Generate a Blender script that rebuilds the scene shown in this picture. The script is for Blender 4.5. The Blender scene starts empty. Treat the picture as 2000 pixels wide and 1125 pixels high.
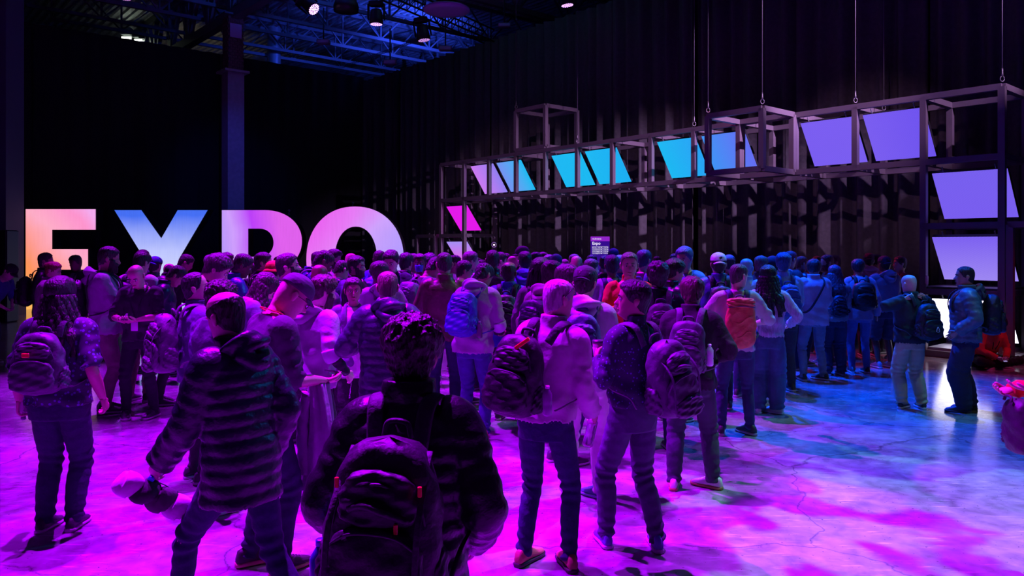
import bpy, math, random
import numpy as np
from mathutils import Vector, Matrix

R = random.Random(7)
SC = bpy.context.scene
COL = SC.collection
F, CX, HY, CH = 1497.0, 1000.0, 483.0, 1.95     # focal length (px), centre column, horizon row, camera height
TD = np.array([-0.65336968, 0.75703901])          # direction of the building's long axis (towards the far left)
ND = np.array([0.75703901, 0.65336968])           # across it (towards the back right)

def PX(px, Y): return (px - CX) / F * Y
def PZ(py, Y): return CH + (HY - py) / F * Y
def GY(py): return CH * F / (py - HY)

# ------------------------------------------------------------------ camera, world, lights, exposure
cam = bpy.data.cameras.new('camera'); camo = bpy.data.objects.new('camera', cam); COL.objects.link(camo)
camo.location = (0, 0, CH); camo.rotation_euler = (math.pi / 2, 0, 0)
cam.sensor_width = 36; cam.lens = F / 2000 * 36; cam.shift_y = (HY - 562.5) / 2000.0
cam.clip_start = 0.05; cam.clip_end = 300
SC.camera = camo
SC.view_settings.view_transform = 'Standard'; SC.view_settings.look = 'None'
SC.view_settings.exposure = 0.0; SC.view_settings.gamma = 1.0
SC.view_settings.use_curve_mapping = False
w = bpy.data.worlds.new('hall_dark'); SC.world = w; w.use_nodes = True
w.node_tree.nodes['Background'].inputs[0].default_value = (0.25, 0.2, 1.0, 1)
w.node_tree.nodes['Background'].inputs[1].default_value = 0.0015

def spot(name, loc, target, col, power, size, blend=0.5, rad=0.12):
    L = bpy.data.lights.new(name, 'SPOT'); L.color = col; L.energy = power
    L.spot_size = math.radians(size); L.spot_blend = blend; L.shadow_soft_size = rad
    o = bpy.data.objects.new(name, L); COL.objects.link(o); o.location = loc
    d = Vector(target) - Vector(loc); o.rotation_euler = d.to_track_quat('-Z', 'Y').to_euler()
    return o
def gobo(o, scale, lo, hi, seed=0.0):
    # break-up pattern wheel inside the lamp: noise over the beam direction
    L = o.data; L.use_nodes = True; nt = L.node_tree; em = nt.nodes['Emission']; N = nt.nodes.new; K = nt.links.new
    tc = N('ShaderNodeTexCoord'); mp = N('ShaderNodeMapping'); mp.inputs['Location'].default_value = (seed, seed * 2, 0); K(tc.outputs['Normal'], mp.inputs[0])
    n = N('ShaderNodeTexNoise'); n.inputs['Scale'].default_value = scale; n.inputs['Detail'].default_value = 3; n.inputs['Distortion'].default_value = 0.8; K(mp.outputs[0], n.inputs['Vector'])
    r = N('ShaderNodeMapRange'); r.interpolation_type = 'SMOOTHSTEP'; r.inputs['From Min'].default_value = lo; r.inputs['From Max'].default_value = hi; K(n.outputs['Fac'], r.inputs['Value'])
    K(r.outputs[0], em.inputs['Strength']); return o
MAG = (0.43, 0.0, 1.0); BLU = (0.0, 0.10, 1.0); LAV = (0.35, 0.16, 1.0); CYA = (0.0, 0.35, 1.0)
GRN = (0.55, 1.0, 0.55); REDL = (1.0, 0.02, 0.18)
# magenta washes from the rig overhead, falling from behind the crowd towards the camera
spot('stage_spot', (-4.3, 6.9, 9.2), (-2.9, 4.5, 0), MAG, 12500, 56, 0.4, 0.07)
spot('stage_spot', (-1.6, 6.6, 9.2), (-0.1, 3.9, 0), MAG, 12000, 50, 0.5, 0.07)
spot('stage_spot', (-6.0, 12.2, 9.2), (-4.2, 9.4, 0), MAG, 10500, 56, 0.5, 0.1)
spot('stage_spot', (-2.0, 11.2, 9.2), (-0.2, 8.6, 0), MAG, 11500, 46, 0.5, 0.1)
spot('stage_spot', (-3.0, 17.5, 9.0), (-2.2, 14.0, 0.8), MAG, 7800, 54, 0.6)
spot('stage_spot', (1.5, 17.0, 9.0), (0.9, 13.4, 1.2), (0.38, 0.0, 1.0), 3400, 46, 0.6)
gobo(spot('stage_spot', (1.8, 7.0, 9.2), (2.6, 4.3, 0), (0.42, 0.0, 1.0), 8000, 44, 0.7, 0.05), 7, 0.42, 0.50, 3.3)
# blue washes on the right
spot('stage_spot', (3.4, 12.2, 9.2), (4.9, 9.2, 0), (0.0, 0.06, 1.0), 10500, 44, 0.5, 0.08)
spot('stage_spot', (2.4, 14.6, 9.2), (3.2, 11.6, 0.6), (0.0, 0.06, 1.0), 7500, 42, 0.6)
gobo(spot('stage_spot', (6.6, 8.0, 9.2), (5.0, 7.2, 0), (0.0, 0.30, 1.0), 2400, 44, 0.8), 6, 0.42, 0.6, 1.0)
# cooler side light from the right
spot('stage_spot', (9.0, 12.0, 6.8), (0.0, 8.6, 1.3), (0.0, 0.25, 1.0), 1700, 44, 0.8)
# broken up greenish white light: lavender where it meets the magenta, olive and teal in its shadows
gobo(spot('house_spot', (4.2, 6.6, 9.4), (3.6, 4.8, 0), (0.36, 1.0, 0.9), 2400, 42, 0.8, 0.03), 8, 0.52, 0.57, 5.2)
gobo(spot('house_spot', (4.8, 9.6, 9.4), (1.6, 7.6, 0), (0.50, 1.0, 0.45), 900, 44, 0.8, 0.05), 7, 0.45, 0.56, 2.2)
spot('house_spot', (7.0, 4.5, 9.0), (4.6, 9.3, 0.6), (0.8, 1.0, 0.35), 240, 20, 0.9)
# red corner light at the foot of the frame
spot('stage_spot', (4.0, 17.5, 6.0), (5.6, 12.8, 0.6), REDL, 900, 46, 0.8)
spot('stage_spot', (9.5, 9.5, 7.5), (7.9, 12.2, 0.4), (1.0, 0.05, 0.25), 500, 24, 0.8)
# dim mauve wash over the heads on to the frame, and a raking one along the drape
for tx, ty in ((-0.5, 23.0), (3.0, 18.5), (6.5, 15.5)):
    spot('stage_spot', (-2.5, 4.0, 8.4), (tx, ty, 4.0), (0.78, 0.38, 0.78), 1700, 17, 0.6, 0.05)
for tx, ty, e_ in ((-1.0, 25.5, 1500), (2.2, 22.2, 1100), (5.8, 18.6, 600)):
    spot('stage_spot', (10.5, 8.0, 8.4), (tx, ty, 2.2), (0.60, 0.34, 0.78), e_ * 8, 20, 0.7, 0.05)
# blue light on the roof steel
spot('roof_uplight', (-5.0, 21.0, 9.8), (-7.5, 28.0, 14.5), (0.02, 0.10, 1.0), 2600, 75, 0.9)
spot('roof_uplight', (0.0, 18.0, 9.8), (-0.5, 23.0, 14.0), (0.10, 0.38, 0.7), 1500, 64, 0.9)
spot('stage_spot', (-5.5, 17.0, 8.8), (-10.2, 28.0, 4.6), (0.02, 0.06, 1.0), 900, 26, 0.9)
spot('roof_uplight', (-3.0, 33.0, 10.2), (-7.0, 38.0, 13.0), (0.03, 0.08, 1.0), 1800, 120, 0.9)
spot('roof_uplight', (-17.0, 36.0, 10.2), (-17.0, 38.0, 13.0), (1.0, 0.85, 0.6), 160, 120, 0.9)

# ------------------------------------------------------------------ materials
MC = {}
def nodes(m):
    m.use_nodes = True; nt = m.node_tree; return nt, nt.nodes['Principled BSDF']
def mat(kind, col=(0.5, 0.5, 0.5), rough=0.7, metal=0.0, bump=0.0, scale=20.0, mottle=0.0, coat=0.0, aniso=None):
    key = (kind, tuple(round(c, 3) for c in col), rough, metal, bump, scale, mottle, coat, aniso)
    if key in MC: return MC[key]
    m = bpy.data.materials.new(kind); nt, b = nodes(m)
    b.inputs['Base Color'].default_value = (*col, 1); b.inputs['Roughness'].default_value = rough
    b.inputs['Metallic'].default_value = metal
    if coat: b.inputs['Coat Weight'].default_value = coat
    tc = nt.nodes.new('ShaderNodeTexCoord'); mp = nt.nodes.new('ShaderNodeMapping')
    nt.links.new(tc.outputs['Object'], mp.inputs[0])
    if aniso: mp.inputs['Scale'].default_value = aniso
    if bump or mottle:
        n = nt.nodes.new('ShaderNodeTexNoise'); n.inputs['Scale'].default_value = scale; n.inputs['Detail'].default_value = 4
        nt.links.new(mp.outputs[0], n.inputs['Vector'])
        if bump:
            bp = nt.nodes.new('ShaderNodeBump'); bp.inputs['Strength'].default_value = bump; bp.inputs['Distance'].default_value = 0.02
            nt.links.new(n.outputs['Fac'], bp.inputs['Height']); nt.links.new(bp.outputs[0], b.inputs['Normal'])
        if mottle:
            r = nt.nodes.new('ShaderNodeValToRGB'); r.color_ramp.elements[0].position = 0.35; r.color_ramp.elements[1].position = 0.7
            r.color_ramp.elements[0].color = (*[c * (1 - mottle) for c in col], 1); r.color_ramp.elements[1].color = (*[min(1, c * (1 + mottle)) for c in col], 1)
            nt.links.new(n.outputs['Fac'], r.inputs[0]); nt.links.new(r.outputs[0], b.inputs['Base Color'])
    MC[key] = m; return m
def dk(col, f=1.0):
    s = min(1.0, .38 + 1.3 * max(col)) * f; return tuple(c * s for c in col)
def cloth(col): return mat('fabric', dk(col), 0.85, 0, 1.0, 9.0, 0.1)
def shell(col): return mat('nylon_shell', dk(col, .8), 0.36, 0, 0.5, 18.0, 0.08)
def leather(col): return mat('leather', dk(col), 0.38, 0, 0.4, 22.0, 0.15)
def denim(col): return mat('denim', dk(col, .75), 0.9, 0, 1.0, 11.0, 0.16)
def knit(col): return mat('knit', col, 0.95, 0, 0.9, 60.0, 0.2, 0, (1, 1, 0.15))
def skin(col): return mat('skin', col, 0.42, 0, 0.1, 60.0, 0.05)
def hairm(col): return mat('hair', col, 0.45, 0, 0.9, 70.0, 0.3, 0, (1, 1, 0.3))
def plastic(col): return mat('plastic', col, 0.3)
def emis(kind, col, s, ramp=None):
    m = bpy.data.materials.new(kind); nt, b = nodes(m)
    b.inputs['Base Color'].default_value = (0.02, 0.02, 0.02, 1)
    b.inputs['Emission Color'].default_value = (*col, 1); b.inputs['Emission Strength'].default_value = s
    return m
def dotted(base, dot, scale, size=0.28):
    m = bpy.data.materials.new('printed_cotton'); nt, b = nodes(m); b.inputs['Roughness'].default_value = 0.75
    tc = nt.nodes.new('ShaderNodeTexCoord'); v = nt.nodes.new('ShaderNodeTexVoronoi'); v.inputs['Scale'].default_value = scale
    nt.links.new(tc.outputs['Object'], v.inputs['Vector'])
    r = nt.nodes.new('ShaderNodeValToRGB'); r.color_ramp.elements[0].position = size; r.color_ramp.elements[1].position = size + 0.06
    r.color_ramp.elements[0].color = (*dot, 1); r.color_ramp.elements[1].color = (*base, 1)
    nt.links.new(v.outputs['Distance'], r.inputs[0]); nt.links.new(r.outputs[0], b.inputs['Base Color'])
    return m

# ------------------------------------------------------------------ mesh builder
class MB:
    def __init__(s): s.v = []; s.f = []; s.n = 0; s.mi = []; s.cur = 0
    def add(s, V, Fc):
        V = np.asarray(V, float).reshape(-1, 3); s.v.append(V); k = s.n
        s.f.extend([tuple(i + k for i in f) for f in Fc]); s.mi.extend([s.cur] * len(Fc)); s.n += len(V); return s
    def grid(s, G, caps=True, closed=True):
        Rn, S = G.shape[:2]; V = G.reshape(-1, 3); fs = []
        i = np.arange(Rn - 1)[:, None]; j = np.arange(S if closed else S - 1)[None, :]
        a = i * S + j; b = i * S + (j + 1) % S
        Q = np.stack([a, b, b + S, a + S], -1).reshape(-1, 4)
        fs = Q.tolist()
        if caps and closed:
            V = np.vstack([V, G[0].mean(0), G[-1].mean(0)]); c0 = Rn * S; c1 = c0 + 1; o = (Rn - 1) * S
            fs += [(c0, (q + 1) % S, q) for q in range(S)] + [(c1, o + q, o + (q + 1) % S) for q in range(S)]
        return s.add(V, fs)
    def box(s, c, d, rot=None, bev=0.0):
        c = np.array(c, float); x, y, z = [q / 2 for q in d]
        if bev > 0:
            b = bev; P = []; prof = [(-z, -b), (-z + b, 0), (z - b, 0), (z, -b)]
            rings = []
            for zz, ins in prof:
                X = x + ins; Y = y + ins
                rings.append([(-X + b, -Y, zz), (X - b, -Y, zz), (X, -Y + b, zz), (X, Y - b, zz), (X - b, Y, zz), (-X + b, Y, zz), (-X, Y - b, zz), (-X, -Y + b, zz)])
            G = np.array(rings, float)
            if rot is not None: G = G @ np.array(rot).T
            return s.grid(G + c)
        V = np.array([(i, j, k) for k in (-z, z) for i, j in ((-x, -y), (x, -y), (x, y), (-x, y))], float)
        if rot is not None: V = V @ np.array(rot).T
        return s.add(V + c, [(3, 2, 1, 0), (4, 5, 6, 7), (0, 1, 5, 4), (1, 2, 6, 5), (2, 3, 7, 6), (3, 0, 4, 7)])
    def bar(s, p, q, a, b=None, up=(0, 0, 1)):
        p = np.array(p, float); q = np.array(q, float); d = q - p; L = np.linalg.norm(d); d /= L
        u = np.array(up, float)
        if abs(u @ d) > 0.95: u = np.array([ND[0], ND[1], 0.0])
        x = np.cross(d, u); x /= np.linalg.norm(x); y = np.cross(x, d)
        M = np.stack([x, y, d], 1); return s.box((p + q) / 2, (a, b or a, L), M)
    def tube(s, path, rad, nr=None, S=12, disp=None, caps=True, ref=(0, 1, 0)):
        s.grid(tube_grid(path, rad, nr, S, disp, ref), caps); return s
    def lathe(s, prof, c=(0, 0, 0), S=20, rot=None):
        th = np.linspace(0, 2 * np.pi, S, endpoint=False)
        G = np.array([[(r * math.cos(t), r * math.sin(t), z) for t in th] for r, z in prof])
        if rot is not None: G = G @ np.array(rot).T
        return s.grid(G + np.array(c))
    def xf(s, fn): s.v = [fn(V) for V in s.v]; return s
    def build(s, name, m, parent=None, smooth=True, off=None, scale=1.0, mods=None):
        me = bpy.data.meshes.new(name)
        V = np.vstack(s.v) * scale
        if off is not None: V = V - np.array(off)
        me.from_pydata(V.tolist(), [], s.f)
        for mm in (m if isinstance(m, (list, tuple)) else [m]): me.materials.append(mm)
        if isinstance(m, (list, tuple)) and len(m) > 1: me.polygons.foreach_set('material_index', s.mi)
        if smooth: me.polygons.foreach_set('use_smooth', [True] * len(me.polygons))
        me.update()
        o = bpy.data.objects.new(name, me); COL.objects.link(o)
        if parent is not None: o.parent = parent
        if mods:
            r = o.modifiers.new('merge', 'REMESH'); r.mode = 'VOXEL'; r.voxel_size = mods; r.use_smooth_shade = True
            q = o.modifiers.new('soften', 'SMOOTH'); q.factor = 0.5; q.iterations = 2
        return o

def catmull(P, n):
    P = np.asarray(P, float); N = len(P)
    if N == 2:
        t = np.linspace(0, 1, n)[:, None]; return P[0] * (1 - t) + P[1] * t
    Q = np.vstack([2 * P[0] - P[1], P, 2 * P[-1] - P[-2]])
    u = np.linspace(0, N - 1 - 1e-9, n); i = u.astype(int); t = (u - i)[:, None]
    a, b, c, d = Q[i], Q[i + 1], Q[i + 2], Q[i + 3]
    return 0.5 * (2 * b + (c - a) * t + (2 * a - 5 * b + 4 * c - d) * t * t + (3 * b - a - 3 * c + d) * t ** 3)

def tube_grid(path, rad, nr=None, S=12, disp=None, ref=(0, 1, 0)):
    path = np.asarray(path, float); rad = np.asarray(rad, float)
    if rad.ndim == 0: rad = np.full(len(path), float(rad))
    if rad.ndim == 1: rad = np.stack([rad, rad], 1)
    nr = nr or max(len(path), 4)
    P = catmull(path, nr); Q = np.maximum(catmull(rad, nr), 1e-4)
    T = np.gradient(P, axis=0); T /= np.linalg.norm(T, axis=1)[:, None] + 1e-9
    r = np.array(ref, float)
    if abs(T[0] @ r) > 0.9: r = np.array([0, 0, 1.0])
    x = np.cross(T[0], r); x /= np.linalg.norm(x)
    th = np.linspace(0, 2 * np.pi, S, endpoint=False); G = np.zeros((nr, S, 3))
    L = np.concatenate([[0], np.cumsum(np.linalg.norm(np.diff(P, axis=0), axis=1))])
    for k in range(nr):
        x = x - T[k] * (x @ T[k]); x /= np.linalg.norm(x); y = np.cross(T[k], x)
        rr = np.ones(S)
        dd = disp(L[k], L[k] / max(L[-1], 1e-6), th) if disp else 0.0
        G[k] = P[k] + np.outer(np.cos(th) * (Q[k, 0] + dd), x) + np.outer(np.sin(th) * (Q[k, 1] + dd), y)
    return G

def tagp(o, label, cat, group=None, kind=None):
    if label: o['label'] = label
    if cat: o['category'] = cat
    if group: o['group'] = group
    if kind: o['kind'] = kind
    return o
def empty(name, loc, rz=0.0):
    o = bpy.data.objects.new(name, None); COL.objects.link(o); o.location = loc; o.rotation_euler = (0, 0, rz)
    o.empty_display_size = 0.2; return o
def struct(o): o['kind'] = 'structure'; return o
def W(s, off, z):        # a point of the frame's grid: s along it from the far left, off across it, z up
    p = np.array([(862 - CX) / F * 25.1, 25.1]) - TD * s + ND * off
    return np.array([p[0], p[1], z])

# ------------------------------------------------------------------ floor
def floor_mat():
    m = bpy.data.materials.new('polished_concrete'); nt, b = nodes(m); N = nt.nodes.new; K = nt.links.new
    tc = N('ShaderNodeTexCoord')
    def noise(sc, det, dist=0.0):
        n = N('ShaderNodeTexNoise'); n.inputs['Scale'].default_value = sc; n.inputs['Detail'].default_value = det; n.inputs['Distortion'].default_value = dist
        K(tc.outputs['Object'], n.inputs['Vector']); return n
    n1 = noise(0.9, 8, 0.6); n2 = noise(7.0, 8, 0.3); n3 = noise(0.35, 3)
    mx = N('ShaderNodeMix'); mx.data_type = 'FLOAT'; mx.inputs[0].default_value = 0.45
    K(n1.outputs['Fac'], mx.inputs[2]); K(n2.outputs['Fac'], mx.inputs[3])
    r = N('ShaderNodeValToRGB'); e = r.color_ramp.elements
    e[0].position = 0.32; e[0].color = (0.15, 0.15, 0.155, 1); e[1].position = 0.72; e[1].color = (0.50, 0.50, 0.51, 1)
    e2 = e.new(0.52); e2.color = (0.34, 0.34, 0.35, 1)
    K(mx.outputs[0], r.inputs[0])
    # cracks
    vo = N('ShaderNodeTexVoronoi'); vo.feature = 'DISTANCE_TO_EDGE'; vo.inputs['Scale'].default_value = 0.33
    nd = noise(2.5, 6); ad = N('ShaderNodeVectorMath'); ad.operation = 'MULTIPLY_ADD'
    K(nd.outputs['Color'], ad.inputs[0]); ad.inputs[1].default_value = (0.45, 0.45, 0); K(tc.outputs['Object'], ad.inputs[2]); K(ad.outputs[0], vo.inputs['Vector'])
    cr = N('ShaderNodeValToRGB'); cr.color_ramp.elements[0].position = 0.0; cr.color_ramp.elements[0].color = (0.45, 0.45, 0.45, 1)
    cr.color_ramp.elements[1].position = 0.004; cr.color_ramp.elements[1].color = (1, 1, 1, 1); K(vo.outputs['Distance'], cr.inputs[0])
    # pale scuffs
    mp = N('ShaderNodeMapping'); mp.inputs['Rotation'].default_value = (0, 0, 0.7); mp.inputs['Scale'].default_value = (1.2, 9, 1); K(tc.outputs['Object'], mp.inputs[0])
    ns = N('ShaderNodeTexNoise'); ns.inputs['Scale'].default_value = 3.5; ns.inputs['Detail'].default_value = 9; K(mp.outputs[0], ns.inputs['Vector'])
    sr = N('ShaderNodeValToRGB'); sr.color_ramp.elements[0].position = 0.60; sr.color_ramp.elements[0].color = (0, 0, 0, 1)
    sr.color_ramp.elements[1].position = 0.76; sr.color_ramp.elements[1].color = (0.35, 0.35, 0.36, 1); K(ns.outputs['Fac'], sr.inputs[0])
    m1 = N('ShaderNodeMixRGB'); m1.blend_type = 'MULTIPLY'; m1.inputs[0].default_value = 1; K(r.outputs[0], m1.inputs[1]); K(cr.outputs[0], m1.inputs[2])
    m2 = N('ShaderNodeMixRGB'); m2.blend_type = 'ADD'; m2.inputs[0].default_value = 1; K(m1.outputs[0], m2.inputs[1]); K(sr.outputs[0], m2.inputs[2])
    n5 = noise(2.6, 10, 1.5); st = N('ShaderNodeValToRGB'); st.color_ramp.elements[0].position = 0.34; st.color_ramp.elements[0].color = (0.5, 0.5, 0.5, 1); st.color_ramp.elements[1].position = 0.5; st.color_ramp.elements[1].color = (1, 1, 1, 1)
    K(n5.outputs['Fac'], st.inputs[0]); n6 = noise(38, 2); sp_ = N('ShaderNodeValToRGB'); sp_.color_ramp.elements[0].position = 0.27; sp_.color_ramp.elements[0].color = (0.3, 0.3, 0.3, 1); sp_.color_ramp.elements[1].position = 0.31; sp_.color_ramp.elements[1].color = (1, 1, 1, 1); K(n6.outputs['Fac'], sp_.inputs[0])
    m4 = N('ShaderNodeMixRGB'); m4.blend_type = 'MULTIPLY'; m4.inputs[0].default_value = 0.5; K(m2.outputs[0], m4.inputs[1]); K(st.outputs[0], m4.inputs[2])
    m5 = N('ShaderNodeMixRGB'); m5.blend_type = 'MULTIPLY'; m5.inputs[0].default_value = 1; K(m4.outputs[0], m5.inputs[1]); K(sp_.outputs[0], m5.inputs[2])
    K(m5.outputs[0], b.inputs['Base Color'])
    rr = N('ShaderNodeMapRange'); rr.inputs['From Min'].default_value = 0.3; rr.inputs['From Max'].default_value = 0.7
    rr.inputs['To Min'].default_value = 0.11; rr.inputs['To Max'].default_value = 0.22; K(n2.outputs['Fac'], rr.inputs['Value']); K(rr.outputs[0], b.inputs['Roughness'])
    b.inputs['Coat Weight'].default_value = 0.6; b.inputs['Coat Roughness'].default_value = 0.13
    bp = N('ShaderNodeBump'); bp.inputs['Strength'].default_value = 0.04; bp.inputs['Distance'].default_value = 0.01
    K(n2.outputs['Fac'], bp.inputs['Height']); K(bp.outputs[0], b.inputs['Normal'])
    return m
struct(MB().box((0, 25, -0.1), (90, 90, 0.2)).build('floor', floor_mat(), smooth=False))

# ------------------------------------------------------------------ drapes: the two walls
BLK = mat('black_drape', (0.012, 0.012, 0.014), 0.95, 0, 0.2, 30)
GRYD = mat('velour_drape', (0.075, 0.07, 0.075), 0.9, 0, 0.3, 12.0, 0.15)
def drape_panel(p0, p1, z1, amp, wl, m, parent, nn):
    p0 = np.array(p0); p1 = np.array(p1); L = np.linalg.norm(p1 - p0); d = (p1 - p0) / L; nr = np.array([-d[1], d[0]])
    n = int(L / wl * 10); ph = R.uniform(0, 6)
    u = np.linspace(0, L, n); zs = np.array([0.02, z1 * 0.1, z1 * 0.25, z1 * 0.45, z1 * 0.7, z1])
    G = np.zeros((len(zs), n, 3))
    for k, z in enumerate(zs):
        a = amp * (1.1 - 0.35 * z / z1)
        o = a * (np.sin(u / wl * 2 * np.pi + ph + 0.6 * np.sin(u * 1.3 + ph) + 0.15 * k) + 0.45 * np.sin(u / wl * 3.3 + ph * 2 - 0.2 * k) + 0.3 * np.sin(u / wl * 9.7))
        G[k, :, :2] = p0 + np.outer(u, d) + np.outer(o, nr); G[k, :, 2] = z
    b = MB(); b.grid(G, closed=False)
    o = b.build('drape_panel', m, parent)
    sm = o.modifiers.new('cloth_thickness', 'SOLIDIFY'); sm.thickness = 0.01
    return o
corner = np.array([PX(710, 33.5), 33.5])
wr = struct(empty('wall_right', (0, 25, 0)))
WH = 9.37
for k in range(14):          # right wall: grey pleated drape below, black above
    a = corner - TD * (k * 2.9); b = corner - TD * ((k + 1) * 2.9)
    o = drape_panel(a, b, 9.2, 0.12, 0.46, GRYD, wr, k)
    o.location = (-0, -25, 0)
b = MB(); a0 = corner + ND * 0.5; a1 = a0 - TD * 44
b.add([(a0[0], a0[1] - 25, 0), (a1[0], a1[1] - 25, 0), (a1[0], a1[1] - 25, WH), (a0[0], a0[1] - 25, WH)], [(0, 1, 2, 3)])
o = b.build('drape_backing', BLK, wr, False); sm = o.modifiers.new('t', 'SOLIDIFY'); sm.thickness = 0.06
wl_ = struct(empty('wall_left', (-12, 30, 0)))
for k in range(9):
    a = corner - ND * (k * 3.1); b2 = corner - ND * ((k + 1) * 3.1)
    o = drape_panel(a, b2, WH, 0.05, 0.6, BLK, wl_, k); o.location = (12, -30, 0)

# ------------------------------------------------------------------ ceiling
def corrug():
    # trapezoid ribs running along TD
    n = 330; pitch = 0.32; rows = []
    for k in range(n):
        c = (k - n / 2) * pitch + 18
        for dx, z in ((0, 0), (0.12, 0), (0.16, -0.09), (0.28, -0.09)):
            rows.append((c + dx, z))
    V = []; c0 = np.array([-4.0, 30.0])
    for t in (-45, 60):
        for u, z in rows:
            p = c0 + ND * (u - 18) + TD * t; V.append((p[0], p[1], 12.6 + z))
    m = len(rows); Fs = [(i, i + 1, i + 1 + m, i + m) for i in range(m - 1)]
    b = MB(); b.add(V, Fs); o = b.build('ceiling', mat('galvanised_deck', (0.55, 0.56, 0.57), 0.5, 0.3, 0.1, 6, 0.2), smooth=False)
    return struct(o)
corrug()
STEEL = mat('painted_steel', (0.17, 0.175, 0.19), 0.5, 0.3)
DKST = mat('black_steel', (0.03, 0.03, 0.035), 0.45, 0.5)
COLP = np.array([PX(455, 28.0), 28.0])
def joist(pt, d, L0, L1, zb, zt, step, name, label, cw=0.12, cat='beam', group=None, web=0.07):
    pt = np.array(pt); d = np.array(d)
    e = empty(name, (pt[0], pt[1], zb)); tagp(e, label, cat, group)
    P = lambda s, z: (d[0] * s, d[1] * s, z - zb)
    MB().bar(P(L0, zb), P(L1, zb), cw).build('bottom_chord', STEEL, e, False)
    MB().bar(P(L0, zt), P(L1, zt), cw).build('top_chord', STEEL, e, False)
    n = int((L1 - L0) / step)
    for k in range(n + 1):
        s = L0 + k * step
        MB().bar(P(s, zb), P(s, zt), web).build('web_post', STEEL, e, False)
        if k < n:
            s2 = s + step * 0.5
            MB().bar(P(s, zb), P(s2, zt), web * 0.8).build('web_diagonal', STEEL, e, False)
            MB().bar(P(s2, zt), P(s + step, zb), web * 0.8).build('web_diagonal', STEEL, e, False)
    return e
joist(COLP, TD, -16, 30, 10.4, 12.4, 2.3, 'roof_girder', 'deep grey roof girder running to the brick topped column', 0.34, web=0.2)
words = ['nearest', 'second', 'third', 'fourth', 'farthest']
for k, (px, py, zb) in enumerate([(700, 22, 11.1), (578, 43, 11.2), (500, 58, 11.0), (500, 89, 11.2), (520, 108, 11.2)]):
    Y = (zb - CH) * F / (HY - py)
    joist((PX(px, Y), Y), ND, -9, 22, zb, 12.45, 2.6, 'roof_joist', words[k] + ' of the parallel blue lit roof joists above the drape corner', 0.13, group='roof joists')
Yj = (11.0 - CH) * F / (HY - 0); joist((PX(940, Yj), Yj), ND, -6, 14, 11.0, 12.45, 2.6, 'roof_joist', 'pale roof joist over the right drape, beside the round dish lamp', 0.2, group='roof joists')
# bright daylight strips glimpsed far under the roof on the left
for k, (px, py) in enumerate([(247, 74), (270, 79), (283, 82)]):
    Y = 36.3; e = MB().box((0, 0, 0), (0.45 - 0.1 * k, 0.05, 0.12)); o = e.build('tube_light', emis('tube_lamp', (0.85, 1.0, 0.8), 6), None, False)
    o.location = (PX(px, Y), Y, PZ(py, Y)); tagp(o, ['leftmost', 'middle', 'rightmost'][k] + ' of the distant white tube lights under the roof at left', 'light', 'distant tube lights')
    MB().box((0, 0, 0.3), (0.5, 0.3, 0.35), None, 0.03).build('lamp_housing', STEEL, o, False)
# ducts
o = MB().tube([(0, 0, 0), (0, 0, 4.5)], 0.32, 6, 20).build('vertical_duct', mat('duct_metal', (0.45, 0.46, 0.48), 0.4, 0.5))
o.location = (PX(535, 37), 37, 8.6); tagp(o, 'round vertical duct rising behind the black drape right of the column', 'duct')
pts = [(PX(468, 40), 40, 10.8), (PX(530, 44), 44, 13.2)]
o = MB().tube([(0, 0, 0), tuple(np.array(pts[1]) - np.array(pts[0]))], 0.42, 60, 16, lambda l, t, th: 0.02 * math.sin(l * 30)).build('ribbed_duct', mat('duct_metal', (0.6, 0.58, 0.5), 0.35, 0.7))
o.location = pts[0]; tagp(o, 'slanting ribbed silver duct just right of the column top', 'duct')
# columns
RB = np.array([[ND[0], TD[0], 0], [ND[1], TD[1], 0], [0, 0, 1]])
CPAINT = mat('grey_column_paint', (0.42, 0.42, 0.44), 0.6, 0, 0.1, 8, 0.1)
e = empty('support_column', (COLP[0], COLP[1], 0)); tagp(e, 'square grey support column with brick top behind the lit letters', 'column')
MB().box((0, 0, 4.15), (0.6, 0.6, 8.3), RB).build('column_shaft', CPAINT, e, False)
MB().box((0, 0, 8.33), (0.9, 0.9, 0.08), RB).build('cap_plate', CPAINT, e, False)
BRK = mat('dark_brick', (0.22, 0.12, 0.11), 0.8, 0, 0.5, 30, 0.3)
MB().box((0, 0, 9.35), (0.50, 0.50, 1.95), RB).build('mortar_core', mat('mortar', (0.12, 0.11, 0.11), 0.9), e, False)
pb = MB()
for r in range(19):
    for fx in (-1, 1):
        for q in range(3):
            oo = (q - 1) * 0.17 + (0.05 if r % 2 else -0.03)
            pb.box(RB @ np.array([fx * 0.255, oo, 8.45 + r * 0.1]), (0.04, 0.155, 0.085), RB)
            pb.box(RB @ np.array([oo, fx * 0.255, 8.45 + r * 0.1]), (0.155, 0.04, 0.085), RB)
pb.build('brickwork', BRK, e, False)['kind'] = 'stuff'
MB().box((0, 0, 10.35), (0.95, 0.95, 0.06), RB).build('bearing_plate', STEEL, e, False)
mk = MB(); mk.box(RB @ np.array([0.0, -0.285, 9.8]), (0.42, 0.01, 0.5), RB); mk.build('posted_sheet', mat('pale_sheet', (0.6, 0.5, 0.7), 0.6), e, False)
e = empty('side_column', (PX(-30, 22), 22, 0)); tagp(e, 'wide dark blue grey column at the left edge of the hall', 'column')
MB().box((0, 0, 6), (1.75, 0.8, 12)).build('column_shaft', mat('blue_grey_paint', (0.10, 0.12, 0.16), 0.6), e, False)
MB().box((0, 0, 0.12), (1.82, 0.9, 0.24)).build('column_foot', mat('blue_grey_paint', (0.10, 0.12, 0.16), 0.6), e, False)
e = empty('equipment_case', (PX(2, 20), 20, 0)); tagp(e, 'tall black case standing before the left edge column', 'case')
MB().box((0, 0, 1.2), (0.62, 0.5, 2.4), None, 0.03).build('case_body', DKST, e, False)
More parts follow.
